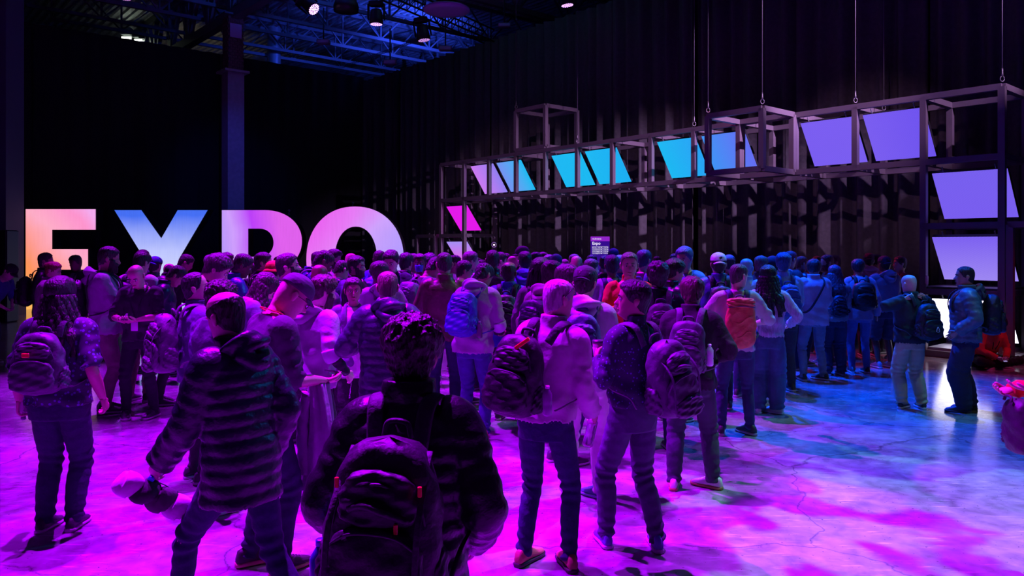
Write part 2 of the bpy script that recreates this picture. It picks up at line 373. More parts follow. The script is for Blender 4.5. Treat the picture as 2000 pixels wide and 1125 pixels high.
MB().box((0.1, -0.26, 1.2), (0.05, 0.04, 0.3), None, 0.01).build('handle', STEEL, e, False)
# ------------------------------------------------------------------ the steel cube frame with its tilted screens
C = 1.242
FR = mat('satin_grey_frame', (0.16, 0.13, 0.15), 0.45, 0.2)
frame = empty('steel_frame_portal', W(0, 0, 0)); tagp(frame, 'long black steel portal frame carrying tilted lit screens before the drape', 'frame')
FO = W(0, 0, 0)
def fbar(p, q, name, w=0.105, parent=frame, o0=FO):
    return MB().bar(np.array(p) - o0, np.array(q) - o0, w, None, (ND[0], ND[1], 0)).build(name, FR, parent, False)
Z1, Z0 = 4.65, 3.48
for off in (0, C):
    for z in (Z0, Z1):
        fbar(W(0, off, z), W(13 * C, off, z), 'rail')
    for k in range(14):
        lo = 0 if k in (0, 1, 12, 13) else Z0
        if k in (0, 1, 12, 13): fbar(W(k * C, off, 0), W(k * C, off, Z1), 'post')
        else: fbar(W(k * C, off, Z0), W(k * C, off, Z1), 'post')
    for k0 in (0, 12):
        for z in (2.33, 1.16, 0.06): fbar(W(k0 * C, off, z), W((k0 + 1) * C, off, z), 'rail')
for k in range(14):
    for z in (Z0, Z1): fbar(W(k * C, 0, z), W(k * C, C, z), 'cross_bar')
    if k in (0, 1, 12, 13):
        for z in (2.33, 1.16, 0.06): fbar(W(k * C, 0, z), W(k * C, C, z), 'cross_bar')
# cube that juts towards the hall, cube on top, small side cubes
def cube(s0, s1, o0, o1, z0, z1, label, name='frame_cube', skip=()):
    c = W(s0, o0, z0); e = empty(name, c); tagp(e, label, 'frame')
    S = (s0, s1); O = (o0, o1); Z = (z0, z1)
    for s in S:
        for o in O: fbar(W(s, o, z0), W(s, o, z1), 'post', 0.105, e, c)
    for z in Z:
        for o in O: fbar(W(s0, o, z), W(s1, o, z), 'rail', 0.105, e, c)
        for s in S: fbar(W(s, o0, z), W(s, o1, z), 'cross_bar', 0.105, e, c)
    return e
cube(9 * C, 10 * C, -C, -0.11, Z0, Z1, 'open black cube frame jutting out in front of the screen row')
cube(3 * C, 4 * C, 0, C, Z1 + 0.11, Z1 + 1.25, 'open grey violet cube frame standing on top of the portal')
cube(-1.4, -0.35, 0, C, 0.06, 2.33, 'small blue lit cube frame on the floor left of the portal')
cube(13 * C + 0.12, 14.2 * C, 0, C, 0.06, 2.33, 'low black cube frame at the right end of the portal')
for z, nm in ((1.24, 'shelf_plate'),):
    pb = MB(); c = (W(12 * C, 0, z) + W(13 * C, C, z)) / 2; pb.box(c - FO, (C, C, 0.02), RB); pb.build(nm, FR, frame, False)
pb = MB(); c = (W(12 * C, 0, 0.09) + W(13 * C, C, 0.09)) / 2; pb.box(c - FO, (C - .1, C - .1, 0.14), RB); pb.build('base_plate', mat('grey_plate', (0.35, 0.33, 0.36), 0.4), frame, False)

def screen_mat(c0, c1, axis, s, name='led_screen'):
    m = bpy.data.materials.new(name); nt, b = nodes(m); N = nt.nodes.new; K = nt.links.new
    tc = N('ShaderNodeTexCoord'); sp = N('ShaderNodeSeparateXYZ'); K(tc.outputs['Object'], sp.inputs[0])
    mr = N('ShaderNodeMapRange'); mr.inputs['From Min'].default_value = -0.55; mr.inputs['From Max'].default_value = 0.55
    K(sp.outputs[axis], mr.inputs['Value'])
    r = N('ShaderNodeValToRGB'); r.color_ramp.elements[0].color = (*c0, 1); r.color_ramp.elements[1].color = (*c1, 1); K(mr.outputs[0], r.inputs[0])
    wv = N('ShaderNodeTexWave'); wv.bands_direction = 'Z'; wv.inputs['Scale'].default_value = 22; wv.inputs['Distortion'].default_value = 0.4
    mp = N('ShaderNodeMapping'); mp.inputs['Rotation'].default_value = (0, 0.25, 0); K(tc.outputs['Object'], mp.inputs[0]); K(mp.outputs[0], wv.inputs['Vector'])
    m2 = N('ShaderNodeMapRange'); m2.inputs['To Min'].default_value = s * 0.84; m2.inputs['To Max'].default_value = s * 1.08; K(wv.outputs['Fac'], m2.inputs['Value'])
    b.inputs['Base Color'].default_value = (0.01, 0.01, 0.01, 1); b.inputs['Roughness'].default_value = 0.5
    K(r.outputs[0], b.inputs['Emission Color']); K(m2.outputs[0], b.inputs['Emission Strength'])
    return m
LAVC = (0.20, 0.115, 0.90); CY = (0.01, 0.50, 0.92); PK = (0.62, 0.20, 0.92); HM = (0.80, 0.01, 0.85); WLV = (0.36, 0.26, 0.92); BL2 = (0.06, 0.24, 0.95)
def led(s0, s1, zt, zb, o_t, o_b, c0, c1, label, axis=0, st=1.0, group='tilted lit screens in the portal frame'):
    a = W(s0, o_t, zt); b = W(s1, o_t, zt); cc = W(s0, o_b, zb)
    ctr = (W((s0 + s1) / 2, (o_t + o_b) / 2, (zt + zb) / 2))
    x = (b - a); Wd = np.linalg.norm(x); x /= Wd; up = (a - cc); Ht = np.linalg.norm(up); up /= Ht; y = np.cross(up, x)
    M = Matrix(((x[0], y[0], up[0], ctr[0]), (x[1], y[1], up[1], ctr[1]), (x[2], y[2], up[2], ctr[2]), (0, 0, 0, 1)))
    e = empty('led_screen', (0, 0, 0)); e.matrix_world = M; tagp(e, label, 'screen', group)
    sg = -1 if (M.to_3x3() @ Vector((0, -1, 0))).dot(Vector((-ctr[0], -ctr[1], 0))) > 0 else 1
    MB().box((0, sg * 0.0, 0), (Wd, 0.012, Ht)).build('display_face', screen_mat(c0, c1, axis, st), e, False)
    MB().box((0, -sg * 0.045, 0), (Wd + 0.012, 0.075, Ht + 0.012), None, 0.01).build('cabinet', DKST, e, False)
    for q in (-0.35, 0.35):
        MB().tube([(q * Wd, -sg * 0.03, Ht / 2), (q * Wd, -sg * 0.03, Ht / 2 + 0.1)], 0.012, 4, 8).build('bracket', STEEL, e, False)
    return e
OT, OB = 0.16, 0.74; ZT, ZB = 4.50, 3.66
P = 1.11
rows = [(C + .12, PK, (0.3, 0.22, 0.9), 'purple left screen of the leftmost pair on the upper beam', 0), (C + .12 + P + .17, (0.18, 0.30, 0.92), CY, 'blue to cyan right screen of the leftmost pair on the upper beam', 0),
        (4 * C + .08, CY, CY, 'left cyan screen of the second pair on the upper beam', 0), (4 * C + .08 + P + .17, CY, (0.01, 0.44, 0.93), 'right cyan screen of the second pair on the upper beam', 0),
        (7 * C + .05, CY, (0.02, 0.38, 0.95), 'cyan left screen of the third pair on the upper beam', 0), (7 * C + .05 + P + .17, (0.05, 0.3, 0.95), (0.13, 0.16, 0.92), 'blue screen seen through the jutting cube frame', 0),
        (10 * C + .03, LAVC, LAVC, 'left violet screen of the rightmost pair on the upper beam', 0), (10 * C + .03 + P + .17, LAVC, (0.16, 0.09, 0.88), 'largest violet screen at the right end of the upper beam', 0)]
for s, c0, c1, lb, ax in rows: led(s, s + P, ZT, ZB, OT, OB, c0, c1, lb, ax)
led(.07, .07 + 1.1, 3.28, 2.50, OT, OB, HM, HM, 'upper hot pink screen in the left leg of the portal', 2)
led(.07, .07 + 1.1, 2.13, 1.36, OT, OB, (0.9, 0.05, 0.8), (0.35, 0.3, 0.95), 'lower pink to lilac screen in the left leg of the portal', 2)
led(12 * C + .08, 13 * C + .03, 3.28, 2.48, OT, OB, LAVC, (0.19, 0.12, 0.88), 'upper violet screen in the right leg of the portal', 2)
led(12 * C + .08, 13 * C + .03, 2.13, 1.36, OT, OB, WLV, LAVC, 'pale lilac middle screen in the right leg of the portal', 2)
led(12 * C + .08, 13 * C + .03, 1.02, 0.28, OT, OB, (0.75, 0.72, 0.98), (0.8, 0.75, 1.0), 'whitish lowest screen behind the man in the puffer jacket', 2, 3.2)
# energy drink can on the shelf rail
c = W(12 * C + 0.05, -0.02, 1.28)
e = empty('drink_can', c); tagp(e, 'pale pink drink can standing on the frame rail', 'can')
MB().lathe([(0.024, 0), (0.031, 0.006), (0.033, 0.02), (0.033, 0.145), (0.028, 0.158), (0.026, 0.16), (0.02, 0.157)]).build('can_body', mat('printed_can', (0.75, 0.55, 0.55), 0.35, 0.3), e)
MB().box((0.006, 0, 0.161), (0.02, 0.012, 0.003)).build('pull_tab', STEEL, e, False)

# hanging cables with shackles
CB = mat('steel_cable', (0.16, 0.15, 0.16), 0.4, 0.6)
cables = [(1003, 3 * C, 0, Z1 + 1.3, 'thin'), (1123, 5 * C, 0, Z1 + .05, ''), (1350, 8 * C, 0, Z1 + .05, ''), (1393, 9 * C, -C, Z1 + .05, ''), (1502, 10 * C, -C, Z1 + .05, ''), (1667, 11 * C, 0, Z1 + .05, ''), (1705, 11 * C, C, Z1 + .05, ''), (1958, 13 * C, 0, Z1 + .05, '')]
nm = ['steel cable holding the upper cube frame', 'steel cable above the left cyan screens', 'steel cable left of the jutting cube frame', 'steel cable on the left corner of the jutting cube', 'steel cable on the right corner of the jutting cube',
      'steel cable above the violet screen pair', 'faint cable behind the violet screen pair', 'faint cable at the far right corner of the portal']
for (px, s, o_, z, _), lb in zip(cables, nm):
    c = W(s, o_, z); e = empty('hanging_cable', c); tagp(e, lb, 'cable', 'hanging cables')
    MB().tube([(0, 0, .2), (0, 0, 11.9 - z)], 0.009, 4, 6).build('wire_rope', CB, e)
    th = np.linspace(0, 2 * np.pi, 14); MB().tube([(0.035 * math.cos(t), 0, 0.08 + 0.045 * math.sin(t)) for t in th], 0.010, 20, 6).build('shackle', CB, e)
    MB().tube([(0, 0, 0.12), (0, 0, 0.26)], [0.02, 0.012], 4, 8).build('ferrule', CB, e)

# ------------------------------------------------------------------ the big lit letters
YS = 24.0; K_ = YS / F
def lx(px): return PX(px, YS)
def lz(py): return PZ(py, YS)
def letter_mat(stops, ang, lo, hi, cx, st=1.0):
    """internally lit fabric face: the lamps inside run through a colour gradient along one direction"""
    m = bpy.data.materials.new('backlit_fabric'); nt, b = nodes(m); N = nt.nodes.new; K = nt.links.new
    tc = N('ShaderNodeTexCoord'); mp = N('ShaderNodeMapping'); mp.inputs['Rotation'].default_value = (0, ang, 0); K(tc.outputs['Object'], mp.inputs[0])
    sp = N('ShaderNodeSeparateXYZ'); K(mp.outputs[0], sp.inputs[0])
    nn = N('ShaderNodeTexNoise'); nn.inputs['Scale'].default_value = 1.1; K(tc.outputs['Object'], nn.inputs['Vector'])
    mr = N('ShaderNodeMapRange'); mr.inputs['From Min'].default_value = lo; mr.inputs['From Max'].default_value = hi; K(sp.outputs[0], mr.inputs['Value'])
    ad = N('ShaderNodeMath'); ad.operation = 'MULTIPLY_ADD'; K(nn.outputs['Fac'], ad.inputs[0]); ad.inputs[1].default_value = 0.14; K(mr.outputs[0], ad.inputs[2])
    r = N('ShaderNodeValToRGB'); el = r.color_ramp.elements
    while len(el) < len(stops): el.new(0.5)
    for q, (p_, c_) in enumerate(stops): el[q].position = p_; el[q].color = (*c_, 1)
    K(ad.outputs[0], r.inputs[0])
    wv = N('ShaderNodeTexNoise'); wv.inputs['Scale'].default_value = 3; m3 = N('ShaderNodeMapping'); m3.inputs['Scale'].default_value = (9, 1, 0.5); K(tc.outputs['Object'], m3.inputs[0]); K(m3.outputs[0], wv.inputs['Vector'])
    m2 = N('ShaderNodeMapRange'); m2.inputs['To Min'].default_value = st * 0.9; m2.inputs['To Max'].default_value = st * 1.08; K(wv.outputs['Fac'], m2.inputs['Value'])
    b.inputs['Base Color'].default_value = (0.05, 0.05, 0.05, 1); b.inputs['Roughness'].default_value = 0.8
    K(r.outputs[0], b.inputs['Emission Color']); K(m2.outputs[0], b.inputs['Emission Strength'])
    return m
def poly_letter(name, label, outer, inner, fm, depth=0.42):
    xs = [p[0] for p in outer]; cxp = (min(xs) + max(xs)) / 2
    e = empty('lit_letter', (lx(cxp), YS, 0)); tagp(e, label, 'letter')
    cu = bpy.data.curves.new('t', 'CURVE'); cu.dimensions = '2D'; cu.fill_mode = 'BOTH'
    def spl(pts):
        s = cu.splines.new('POLY'); s.points.add(len(pts) - 1); s.use_cyclic_u = True
        for q, (x, y) in enumerate(pts): s.points[q].co = ((x - cxp) * K_, lz(y), 0, 1)
    spl(outer)
    if inner: spl(inner)
    t = bpy.data.objects.new('t', cu)
    def mesh(ext, nm_, m, yoff, ofs=0.0):
        cu.extrude = ext; cu.offset = ofs
        COL.objects.link(t); dg = bpy.context.evaluated_depsgraph_get(); me = bpy.data.meshes.new_from_object(t.evaluated_get(dg)); COL.objects.unlink(t)
        me.transform(Matrix.Rotation(math.pi / 2, 4, 'X')); me.name = nm_
        me.materials.clear(); me.materials.append(m); o = bpy.data.objects.new(nm_, me); COL.objects.link(o); o.parent = e; o.location = (0, yoff, 0); return o
    mesh(0.01, 'lit_face', fm, 0.0, -0.008)
    mesh(depth / 2, 'letter_can', DKST, depth / 2 + 0.015, 0.012)
    return e
OR = (1.0, 0.30, 0.10); PKE = (1.0, 0.20, 0.45); WP = (0.95, 0.62, 0.92); LV = (0.45, 0.42, 0.98); VIO = (0.50, 0.05, 0.95); BLE = (0.06, 0.16, 0.90); MG = (0.85, 0.06, 0.85); YW = (1.0, 0.55, 0.12)
poly_letter('E', 'giant lit letter E glowing orange and pink at the far left', [(50, 408), (187, 408), (187, 449), (102, 449), (102, 486), (172, 486), (172, 527), (102, 527), (102, 564), (189, 564), (189, 605), (50, 605)], None,
            letter_mat([(0.0, YW), (0.33, OR), (0.47, (1.0, 0.33, 0.28)), (0.66, (1, .42, .58)), (0.9, (1.0, 0.30, 0.62)), (1.0, (0.9, 0.4, 0.85))], 0.75, -0.8, 3.0, 0))
poly_letter('X', 'giant lit letter X glowing blue and white', [(223, 410), (276, 410), (315, 465), (347, 410), (406, 410), (349, 507), (406, 605), (346, 605), (315, 550), (279, 605), (222, 605), (283, 507)], None,
            letter_mat([(0.0, LV), (0.35, (0.62, 0.66, 1.0)), (0.6, (0.50, 0.55, 1.0)), (0.97, BLE)], 1.57, 0.3, 3.25, 0))
def arc(cx, cy, rx, ry, a0, a1, n=28, p=2.2):
    out = []
    for q in range(n + 1):
        a = math.radians(a0 + (a1 - a0) * q / n); c, s_ = math.cos(a), math.sin(a)
        out.append((cx + rx * math.copysign(abs(c) ** (2 / p), c), cy + ry * math.copysign(abs(s_) ** (2 / p), s_)))
    return out
poly_letter('P', 'giant lit letter P glowing lilac and violet', [(433, 410)] + arc(517, 471, 73, 61, -90, 90, 30, 2.1) + [(485, 532), (485, 605), (433, 605)],
            [(485, 447)] + arc(507, 474, 27, 27, -90, 90, 20, 2.1) + [(485, 501)],
            letter_mat([(0.0, (0.35, 0.28, 0.95)), (0.35, (0.62, 0.34, 0.98)), (0.6, VIO), (0.95, (0.75, 0.12, 0.85))], 0.15, -1.25, 1.25, 0))
poly_letter('O', 'giant round lit letter O glowing magenta and lilac', arc(693.5, 507, 95.5, 104, 0, 360, 72, 2.15)[:-1], arc(695, 507, 41, 64, 0, 360, 48, 2.15)[:-1],
            letter_mat([(0.0, MG), (0.4, (0.80, 0.20, 0.92)), (0.62, (0.62, 0.36, 0.98)), (0.95, (0.42, 0.32, 0.98))], -0.65, -3.0, 0.6, 0))
HK = mat('rig_hook', (0.4, 0.5, 0.55), 0.4, 0.5)
for px, py in ((686, 403), (560, 418)):
    e = empty('hanging_hook', (lx(px), YS + 0.25, lz(py) - 0.02)); tagp(e, 'small steel hook on the top edge of the ' + ('round letter O' if px > 600 else 'letter P'), 'hook', 'rigging hooks')
    MB().tube([(0, 0, 0), (0, 0, 0.1), (0.03, 0, 0.13), (0, 0, 0.17), (-0.03, 0, 0.13)], 0.012, 14, 6).build('hook_eye', HK, e); MB().lathe([(0.03, 0), (0.03, 0.03), (0.012, 0.05)], (0, 0, 0), 10).build('hook_base', HK, e)

# ------------------------------------------------------------------ printed timetable board on its stand
YB = 16.5
e = empty('timetable_board', (PX(1172, YB), YB, 0)); tagp(e, 'tall violet and navy timetable board headed Expo before the drape', 'sign')
bw, zt, zb = 37 * YB / F, PZ(462, YB), 0.35
MB().box((0, 0, (zt + zb) / 2), (bw, 0.03, zt - zb), None, 0.004).build('board_panel', emis('glowing_navy_print', (0.035, 0.003, 0.28), 0.9), e, False)  # printed panel and header emit: light put into their colours
MB().box((0, -0.018, zt - 0.05), (bw, 0.006, 0.1)).build('header_band', emis('glowing_violet_print', (0.30, 0.02, 0.62), 0.9), e, False)
MB().box((0, 0, 0.03), (0.5, 0.4, 0.05), None, 0.01).build('stand_foot', DKST, e, False)
MB().box((0, 0, 0.2), (0.06, 0.05, 0.34)).build('stand_post', DKST, e, False)
WT = emis('glowing_white_print', (0.85, 0.75, 1.0), 1.0)  # lettering and table lines glow by emission too
def text(s, x, z, size, parent, y=-0.024, al='LEFT', m=WT, bold=0.006):
    cu = bpy.data.curves.new('lettering', 'FONT'); cu.body = s; cu.size = size; cu.align_x = al; cu.extrude = 0.001; cu.offset = bold * size
    cu.materials.append(m); t_ = bpy.data.objects.new('t', cu); COL.objects.link(t_); me = bpy.data.meshes.new_from_object(t_.evaluated_get(bpy.context.evaluated_depsgraph_get())); bpy.data.objects.remove(t_)
    o = bpy.data.objects.new('lettering', me); COL.objects.link(o); o.parent = parent; o.location = (x, y, z); o.rotation_euler = (math.pi / 2, 0, 0); return o
x0 = -bw / 2 + 0.03
text('re:Invent', x0, zt - 0.065, 0.055, e); text('Expo', x0, zt - 0.175, 0.088, e, bold=0.02)
for q, (a, b_) in enumerate([('Monday', '4:00 PM - 7:00 PM'), ('Tuesday', '10:00 AM - 6:00 PM'), ('Wednesday', '10:00 AM - 6:00 PM'), ('Thursday', '10:00 AM - 4:00 PM')]):
    z = zt - 0.245 - q * 0.043
    text(a, x0, z, 0.031, e); text(b_, bw / 2 - 0.03, z, 0.031, e, al='RIGHT')
    MB().box((0, -0.018, z + 0.031), (bw - 0.06, 0.004, 0.003)).build('table_line', WT, e, False)

# round lamp on a pole
Y = 17; e = empty('round_pole_lamp', (PX(965, Y), Y, 0)); tagp(e, 'round ring light on a thin pole above the crowd left of the drape', 'lamp')
z = PZ(478, Y); MB().tube([(0, 0, 0.02), (0, 0, z - 0.06)], 0.012, 4, 8).build('pole', DKST, e)
th = np.linspace(0, 2 * np.pi, 25); MB().tube([(0.055 * math.cos(t), 0, z + 0.055 * math.sin(t)) for t in th], 0.008, 40, 8, caps=False).build('ring', mat('chrome_ring', (0.8, 0.7, 0.8), 0.2, 0.8), e)
MB().lathe([(0.02, -0.02), (0.022, 0.01), (0.0, 0.015)], (0, -0.01, z), 12).build('bulb', emis('lamp_glow', (0.8, 0.6, 1.0), 1.5), e)
MB().lathe([(0.16, 0), (0.16, 0.02), (0.02, 0.03)], (0, 0, 0), 16).build('pole_foot', DKST, e)

# ------------------------------------------------------------------ rig above: box truss, moving lamps, dish lamp
p1 = np.array([PX(955, 26.0), 26.0, 9.1]); p0 = np.array([PX(765, 21.6), 21.6, 9.1])
e = empty('lighting_truss', p0); tagp(e, 'black box lighting truss crossing under the roof at top centre', 'truss')
d = (p1 - p0); L = np.linalg.norm(d); d /= L; sd = np.array([-d[1], d[0], 0]) * 0.2
for a in (-1, 1):
    for b_ in (-1, 1):
        o = sd * a + np.array([0, 0, 0.2 * b_]); MB().tube([o - d * 4, o + d * L], 0.03, 4, 8).build('chord', DKST, e)
n = 24
for k in range(n):
    s0 = -4 + (L + 4) * k / n; s1 = -4 + (L + 4) * (k + 1) / n
    for a in (-1, 1):
        MB().tube([sd * a + d * s0 + np.array([0, 0, -.2]), sd * a + d * s1 + np.array([0, 0, .2])], 0.015, 3, 6).build('lacing', DKST, e)
        MB().tube([sd * a + d * s0 + np.array([0, 0, .2]), sd * a + d * s0 + np.array([0, 0, -.2])], 0.015, 3, 6).build('lacing', DKST, e)
def moving_lamp(px, py, zl, tilt, label, lit=1.0, yawd=0.0):
    Y = (zl - CH) * F / (HY - py); e = empty('moving_head_lamp', (PX(px, Y), Y, zl)); tagp(e, label, 'lamp', 'stage lamps under the roof'); e.rotation_euler = (0, tilt, yawd)
    MB().lathe([(0.19, 0.0), (0.205, 0.02), (0.20, 0.12), (0.17, 0.35), (0.15, 0.42), (0.08, 0.45)], (0, 0, 0), 24).build('lamp_head', DKST, e)
    MB().box((0, 0, 0.60), (0.42, 0.30, 0.14), None, 0.03).build('lamp_base', DKST, e, False)
    for sx in (-1, 1): MB().box((sx * 0.235, 0, 0.36), (0.05, 0.14, 0.48), None, 0.015).build('yoke_arm', DKST, e, False)
    MB().lathe([(0.185, -0.005), (0.185, 0.005), (0.0, 0.006)], (0, 0, -0.004), 20).build('lens_plate', DKST, e)
    cells = MB()
    for r, m_ in ((0, 1), (0.055, 6), (0.11, 12), (0.155, 17)):
        for q in range(m_):
            a = 2 * math.pi * q / m_; cells.lathe([(0.002, -0.016), (0.019, -0.012), (0.02, -0.006)], (r * math.cos(a), r * math.sin(a), 0), 8)
    o = cells.build('lens_cells', emis('lamp_cell', (0.75, 0.35, 1.0), 3.0 * lit), e); o['kind'] = 'stuff'
    return e
moving_lamp(735, 47, 8.6, 0.0, 'stage lamp pointing straight down with glowing lilac lens cells, top centre', 1)
moving_lamp(613, 18, 8.9, -0.85, 'tilted stage lamp with a bright slanted lens left of the downward one',  2.2).rotation_euler.x = -0.35
moving_lamp(828, 78, 8.2, -0.15, 'dark stage lamp right of the downward one, only its lens edge lit', 0.4)
moving_lamp(1108, 10, 9.0, -0.12, 'stage lamp at the top edge above the right drape', 1.0)
moving_lamp(243, -3, 9.3, 0.05, 'dim stage lamp cut by the top edge above the left roof girder', 0.3)
# its housing dish
Y = 21.5; e = empty('dish_lamp', (PX(872, Y), Y, PZ(24, Y))); tagp(e, 'round dish shaped lamp with violet rim hanging beside the truss', 'lamp')
MB().lathe([(0.40, 0), (0.64, 0.03), (0.66, 0.09), (0.58, 0.13), (0.3, 0.16)], (0, 0, 0), 32).build('dish', mat('violet_enamel', (0.4, 0.3, 0.55), 0.35), e)
MB().lathe([(0.28, 0.1), (0.29, 0.6), (0.2, 0.66)], (0, 0, 0), 24).build('drum', DKST, e)
MB().tube([(0, 0, 0.6), (0, 0, 12.2 - PZ(24, Y))], 0.03, 4, 8).build('drop_rod', DKST, e)
Y = 23; e = empty('dish_lamp', (PX(676, Y), Y, PZ(26, Y))); tagp(e, 'dark round dish lamp between the two glowing stage lamps', 'lamp')
MB().lathe([(0.15, 0), (0.36, 0.05), (0.38, 0.2), (0.3, 0.42), (0.1, 0.5)], (0, 0, 0), 28).build('dish', DKST, e)
MB().tube([(0, 0, 0.45), (0, 0, 12.2 - PZ(26, Y))], 0.03, 4, 8).build('drop_rod', DKST, e)
for px, py, lb in ((632, 82, 'small dark box lamp clamped to a roof joist, left of centre'), (762, 122, 'small box lamp with blue edge low above the drape corner'), (870, 95, 'small blue lit clamp lamp at the end of the black truss'), (985, 50, 'small grey lamp on the roof steel right of the black truss')):
    Y = 27; e = empty('box_lamp', (PX(px, Y), Y, PZ(py, Y))); tagp(e, lb, 'lamp')
    MB().box((0, 0, 0), (0.45, 0.25, 0.16), None, 0.02).build('housing', mat('lamp_grey', (0.2, 0.2, 0.24), 0.4), e, False)
    MB().tube([(0, 0, 0.08), (0, 0, 1.2)], 0.025, 4, 8).build('drop_rod', DKST, e)
    MB().box((0, -0.13, 0.0), (0.38, 0.02, 0.1)).build('glass', mat('lamp_glass', (0.4, 0.45, 0.6), 0.15), e, False)
# thin service wires under the roof
for k in range(3):
    a = np.array([PX(665, 40), 40, PZ(134 - 2 * k, 40)]); b_ = np.array([PX(822, 24), 24, PZ(78 - 2 * k, 24)])
    o = MB().tube([(0, 0, 0), tuple(b_ - a)], 0.012, 4, 6).build('service_wire', CB); o.location = a; tagp(o, ['lowest', 'middle', 'uppermost'][k] + ' of the thin pale wires slanting under the roof beneath the stage lamps', 'wire', 'service wires')
# ------------------------------------------------------------------ people
def sstep(x): x = np.clip(x, 0, 1); return x * x * (3 - 2 * x)
def rotm(yaw, pitch, roll=0.0):
    cy, sy = math.cos(yaw), math.sin(yaw); cp, sp = math.cos(pitch), math.sin(pitch); cr, sr = math.cos(roll), math.sin(roll)
    Z = np.array([[cy, -sy, 0], [sy, cy, 0], [0, 0, 1]]); X = np.array([[1, 0, 0], [0, cp, -sp], [0, sp, cp]]); Y = np.array([[cr, 0, sr], [0, 1, 0], [-sr, 0, cr]])
    return Z @ X @ Y
def ik(a, t, l1, l2, pole):
    a = np.array(a, float); t = np.array(t, float); d = t - a; L = np.linalg.norm(d); mx = (l1 + l2) * 0.985
    if L > mx: t = a + d / L * mx; d = t - a; L = mx
    x = (l1 * l1 - l2 * l2 + L * L) / (2 * L); h = math.sqrt(max(l1 * l1 - x * x, 1e-6)); u = d / L
    p = np.array(pole, float); p = p - u * (p @ u); p /= np.linalg.norm(p) + 1e-9
    return a + u * x + p * h, t

# head + neck: rings (height above the chin, half width, front, back)
HR = np.array([(-.135, .088, .055, .082), (-.10, .064, .048, .072), (-.06, .057, .043, .072), (-.025, .055, .045, .074), (-.008, .048, .066, .077), (.0, .047, .080, .080), (.014, .053, .0895, .083), (.035, .0605, .0905, .088),
               (.055, .066, .0895, .094), (.08, .071, .0885, .100), (.105, .0745, .088, .104), (.125, .0765, .0885, .106), (.145, .078, .0905, .106), (.168, .0775, .088, .103), (.19, .073, .079, .096), (.208, .062, .064, .082), (.222, .044, .044, .06), (.231, .022, .022, .032), (.2335, .004, .004, .006)])
def head_grid(S, nr, wid=1.0):
    z = np.interp(np.linspace(0, 1, nr), np.linspace(0, 1, len(HR)), HR[:, 0])
    Wd, Fr, Bk = [np.interp(z, HR[:, 0], HR[:, q]) for q in (1, 2, 3)]
    th = np.linspace(0, 2 * np.pi, S, endpoint=False)            # 0 = face, + = right side
    c, s = np.cos(th), np.sin(th); G = np.zeros((nr, S, 3))
    for k in range(nr):
        p = 2.25
        r = (np.abs(c) ** p + np.abs(s) ** p) ** (-1 / p)
        dep = np.where(c > 0, Fr[k], Bk[k])
        G[k, :, 0] = s * r * Wd[k] * wid; G[k, :, 1] = c * r * dep; G[k, :, 2] = z[k]
    return G, th, z
def face(G, th, z):
    t = (th + np.pi) % (2 * np.pi) - np.pi
    def g(t0, st, z0, sz): return np.exp(-((t[None, :] - t0) / st) ** 2 - ((z[:, None] - z0) / sz) ** 2)
    y = 0.028 * g(0, .13, .078, .013) + 0.019 * g(0, .11, .095, .015) + 0.009 * g(0, .10, .115, .016)
    y += -0.010 * (g(.42, .2, .114, .012) + g(-.42, .2, .114, .012)) + 0.005 * (g(.35, .3, .135, .009) + g(-.35, .3, .135, .009))
    y += 0.006 * g(0, .28, .055, .006) + 0.006 * g(0, .24, .043, .006) - 0.004 * g(0, .3, .049, .003) - 0.004 * g(0, .35, .030, .007) + 0.006 * g(0, .3, .012, .010)
    y += 0.004 * (g(.75, .25, .085, .018) + g(-.75, .25, .085, .018)) - 0.004 * (g(.95, .3, .05, .015) + g(-.95, .3, .05, .015))
    G = G.copy(); G[:, :, 1] += y; return G

HAIR = dict(buzz=(.005, 0, 0), short=(.013, .004, 40), thick=(.026, .008, 28), curly=(.034, .012, 62), fringe=(.008, .002, 40), receding=(.012, .003, 40), slick=(.017, .003, 18), long=(.022, .006, 22), bun=(.014, .004, 25), afro=(.05, .014, 45))
def hair_shell(G, th, z, style, lift=0.0):
    a, na, nf = HAIR[style]; t = np.abs((th + np.pi) % (2 * np.pi) - np.pi)
    front = {'receding': .205, 'fringe': .15, 'buzz': .178}.get(style, .172)
    cut = np.interp(t, [0, .55, .95, 1.25, 1.6, 2.1, np.pi], [front, front, front - .03, .10, .085, .035, .005])
    if style in ('long',): cut = np.interp(t, [0, .5, .8, 1.3, np.pi], [.18, .175, .10, -.02, -.09])
    m = sstep((z[:, None] - cut[None, :]) / .016)
    if style == 'fringe': m = m * (1 - sstep((z[:, None] - .16 + .03 * np.cos(t)[None, :]) / .02))
    up = 0.55 + 0.45 * sstep((z[:, None] - .08) / .12)
    if style in ('thick', 'curly', 'slick', 'afro'): up = 0.3 + 0.7 * sstep((z[:, None] - .07) / .10)
    c = G.mean(1, keepdims=True) * 0 + np.array([0, -0.006, 0.12]); n = G - c; n /= np.linalg.norm(n, axis=2, keepdims=True)
    ph = R.uniform(0, 9); X, Y, Z = G[..., 0] + ph, G[..., 1], G[..., 2]
    nz = np.sin(X * nf * 2.1 + Y * nf * .7) * np.sin(Y * nf * 1.7 + Z * nf + 1) * .6 + np.sin(X * nf * 3.3 - Z * nf * 2.9 + 2) * np.sin(Y * nf * 3.7 + 1) * .4 if nf else 0
    if style in ('thick', 'slick'): nz = np.abs(nz) * 1.2
    d = (a * up + na * nz) * m - .008 * (1 - m)
    return G + n * (d[..., None] + lift)

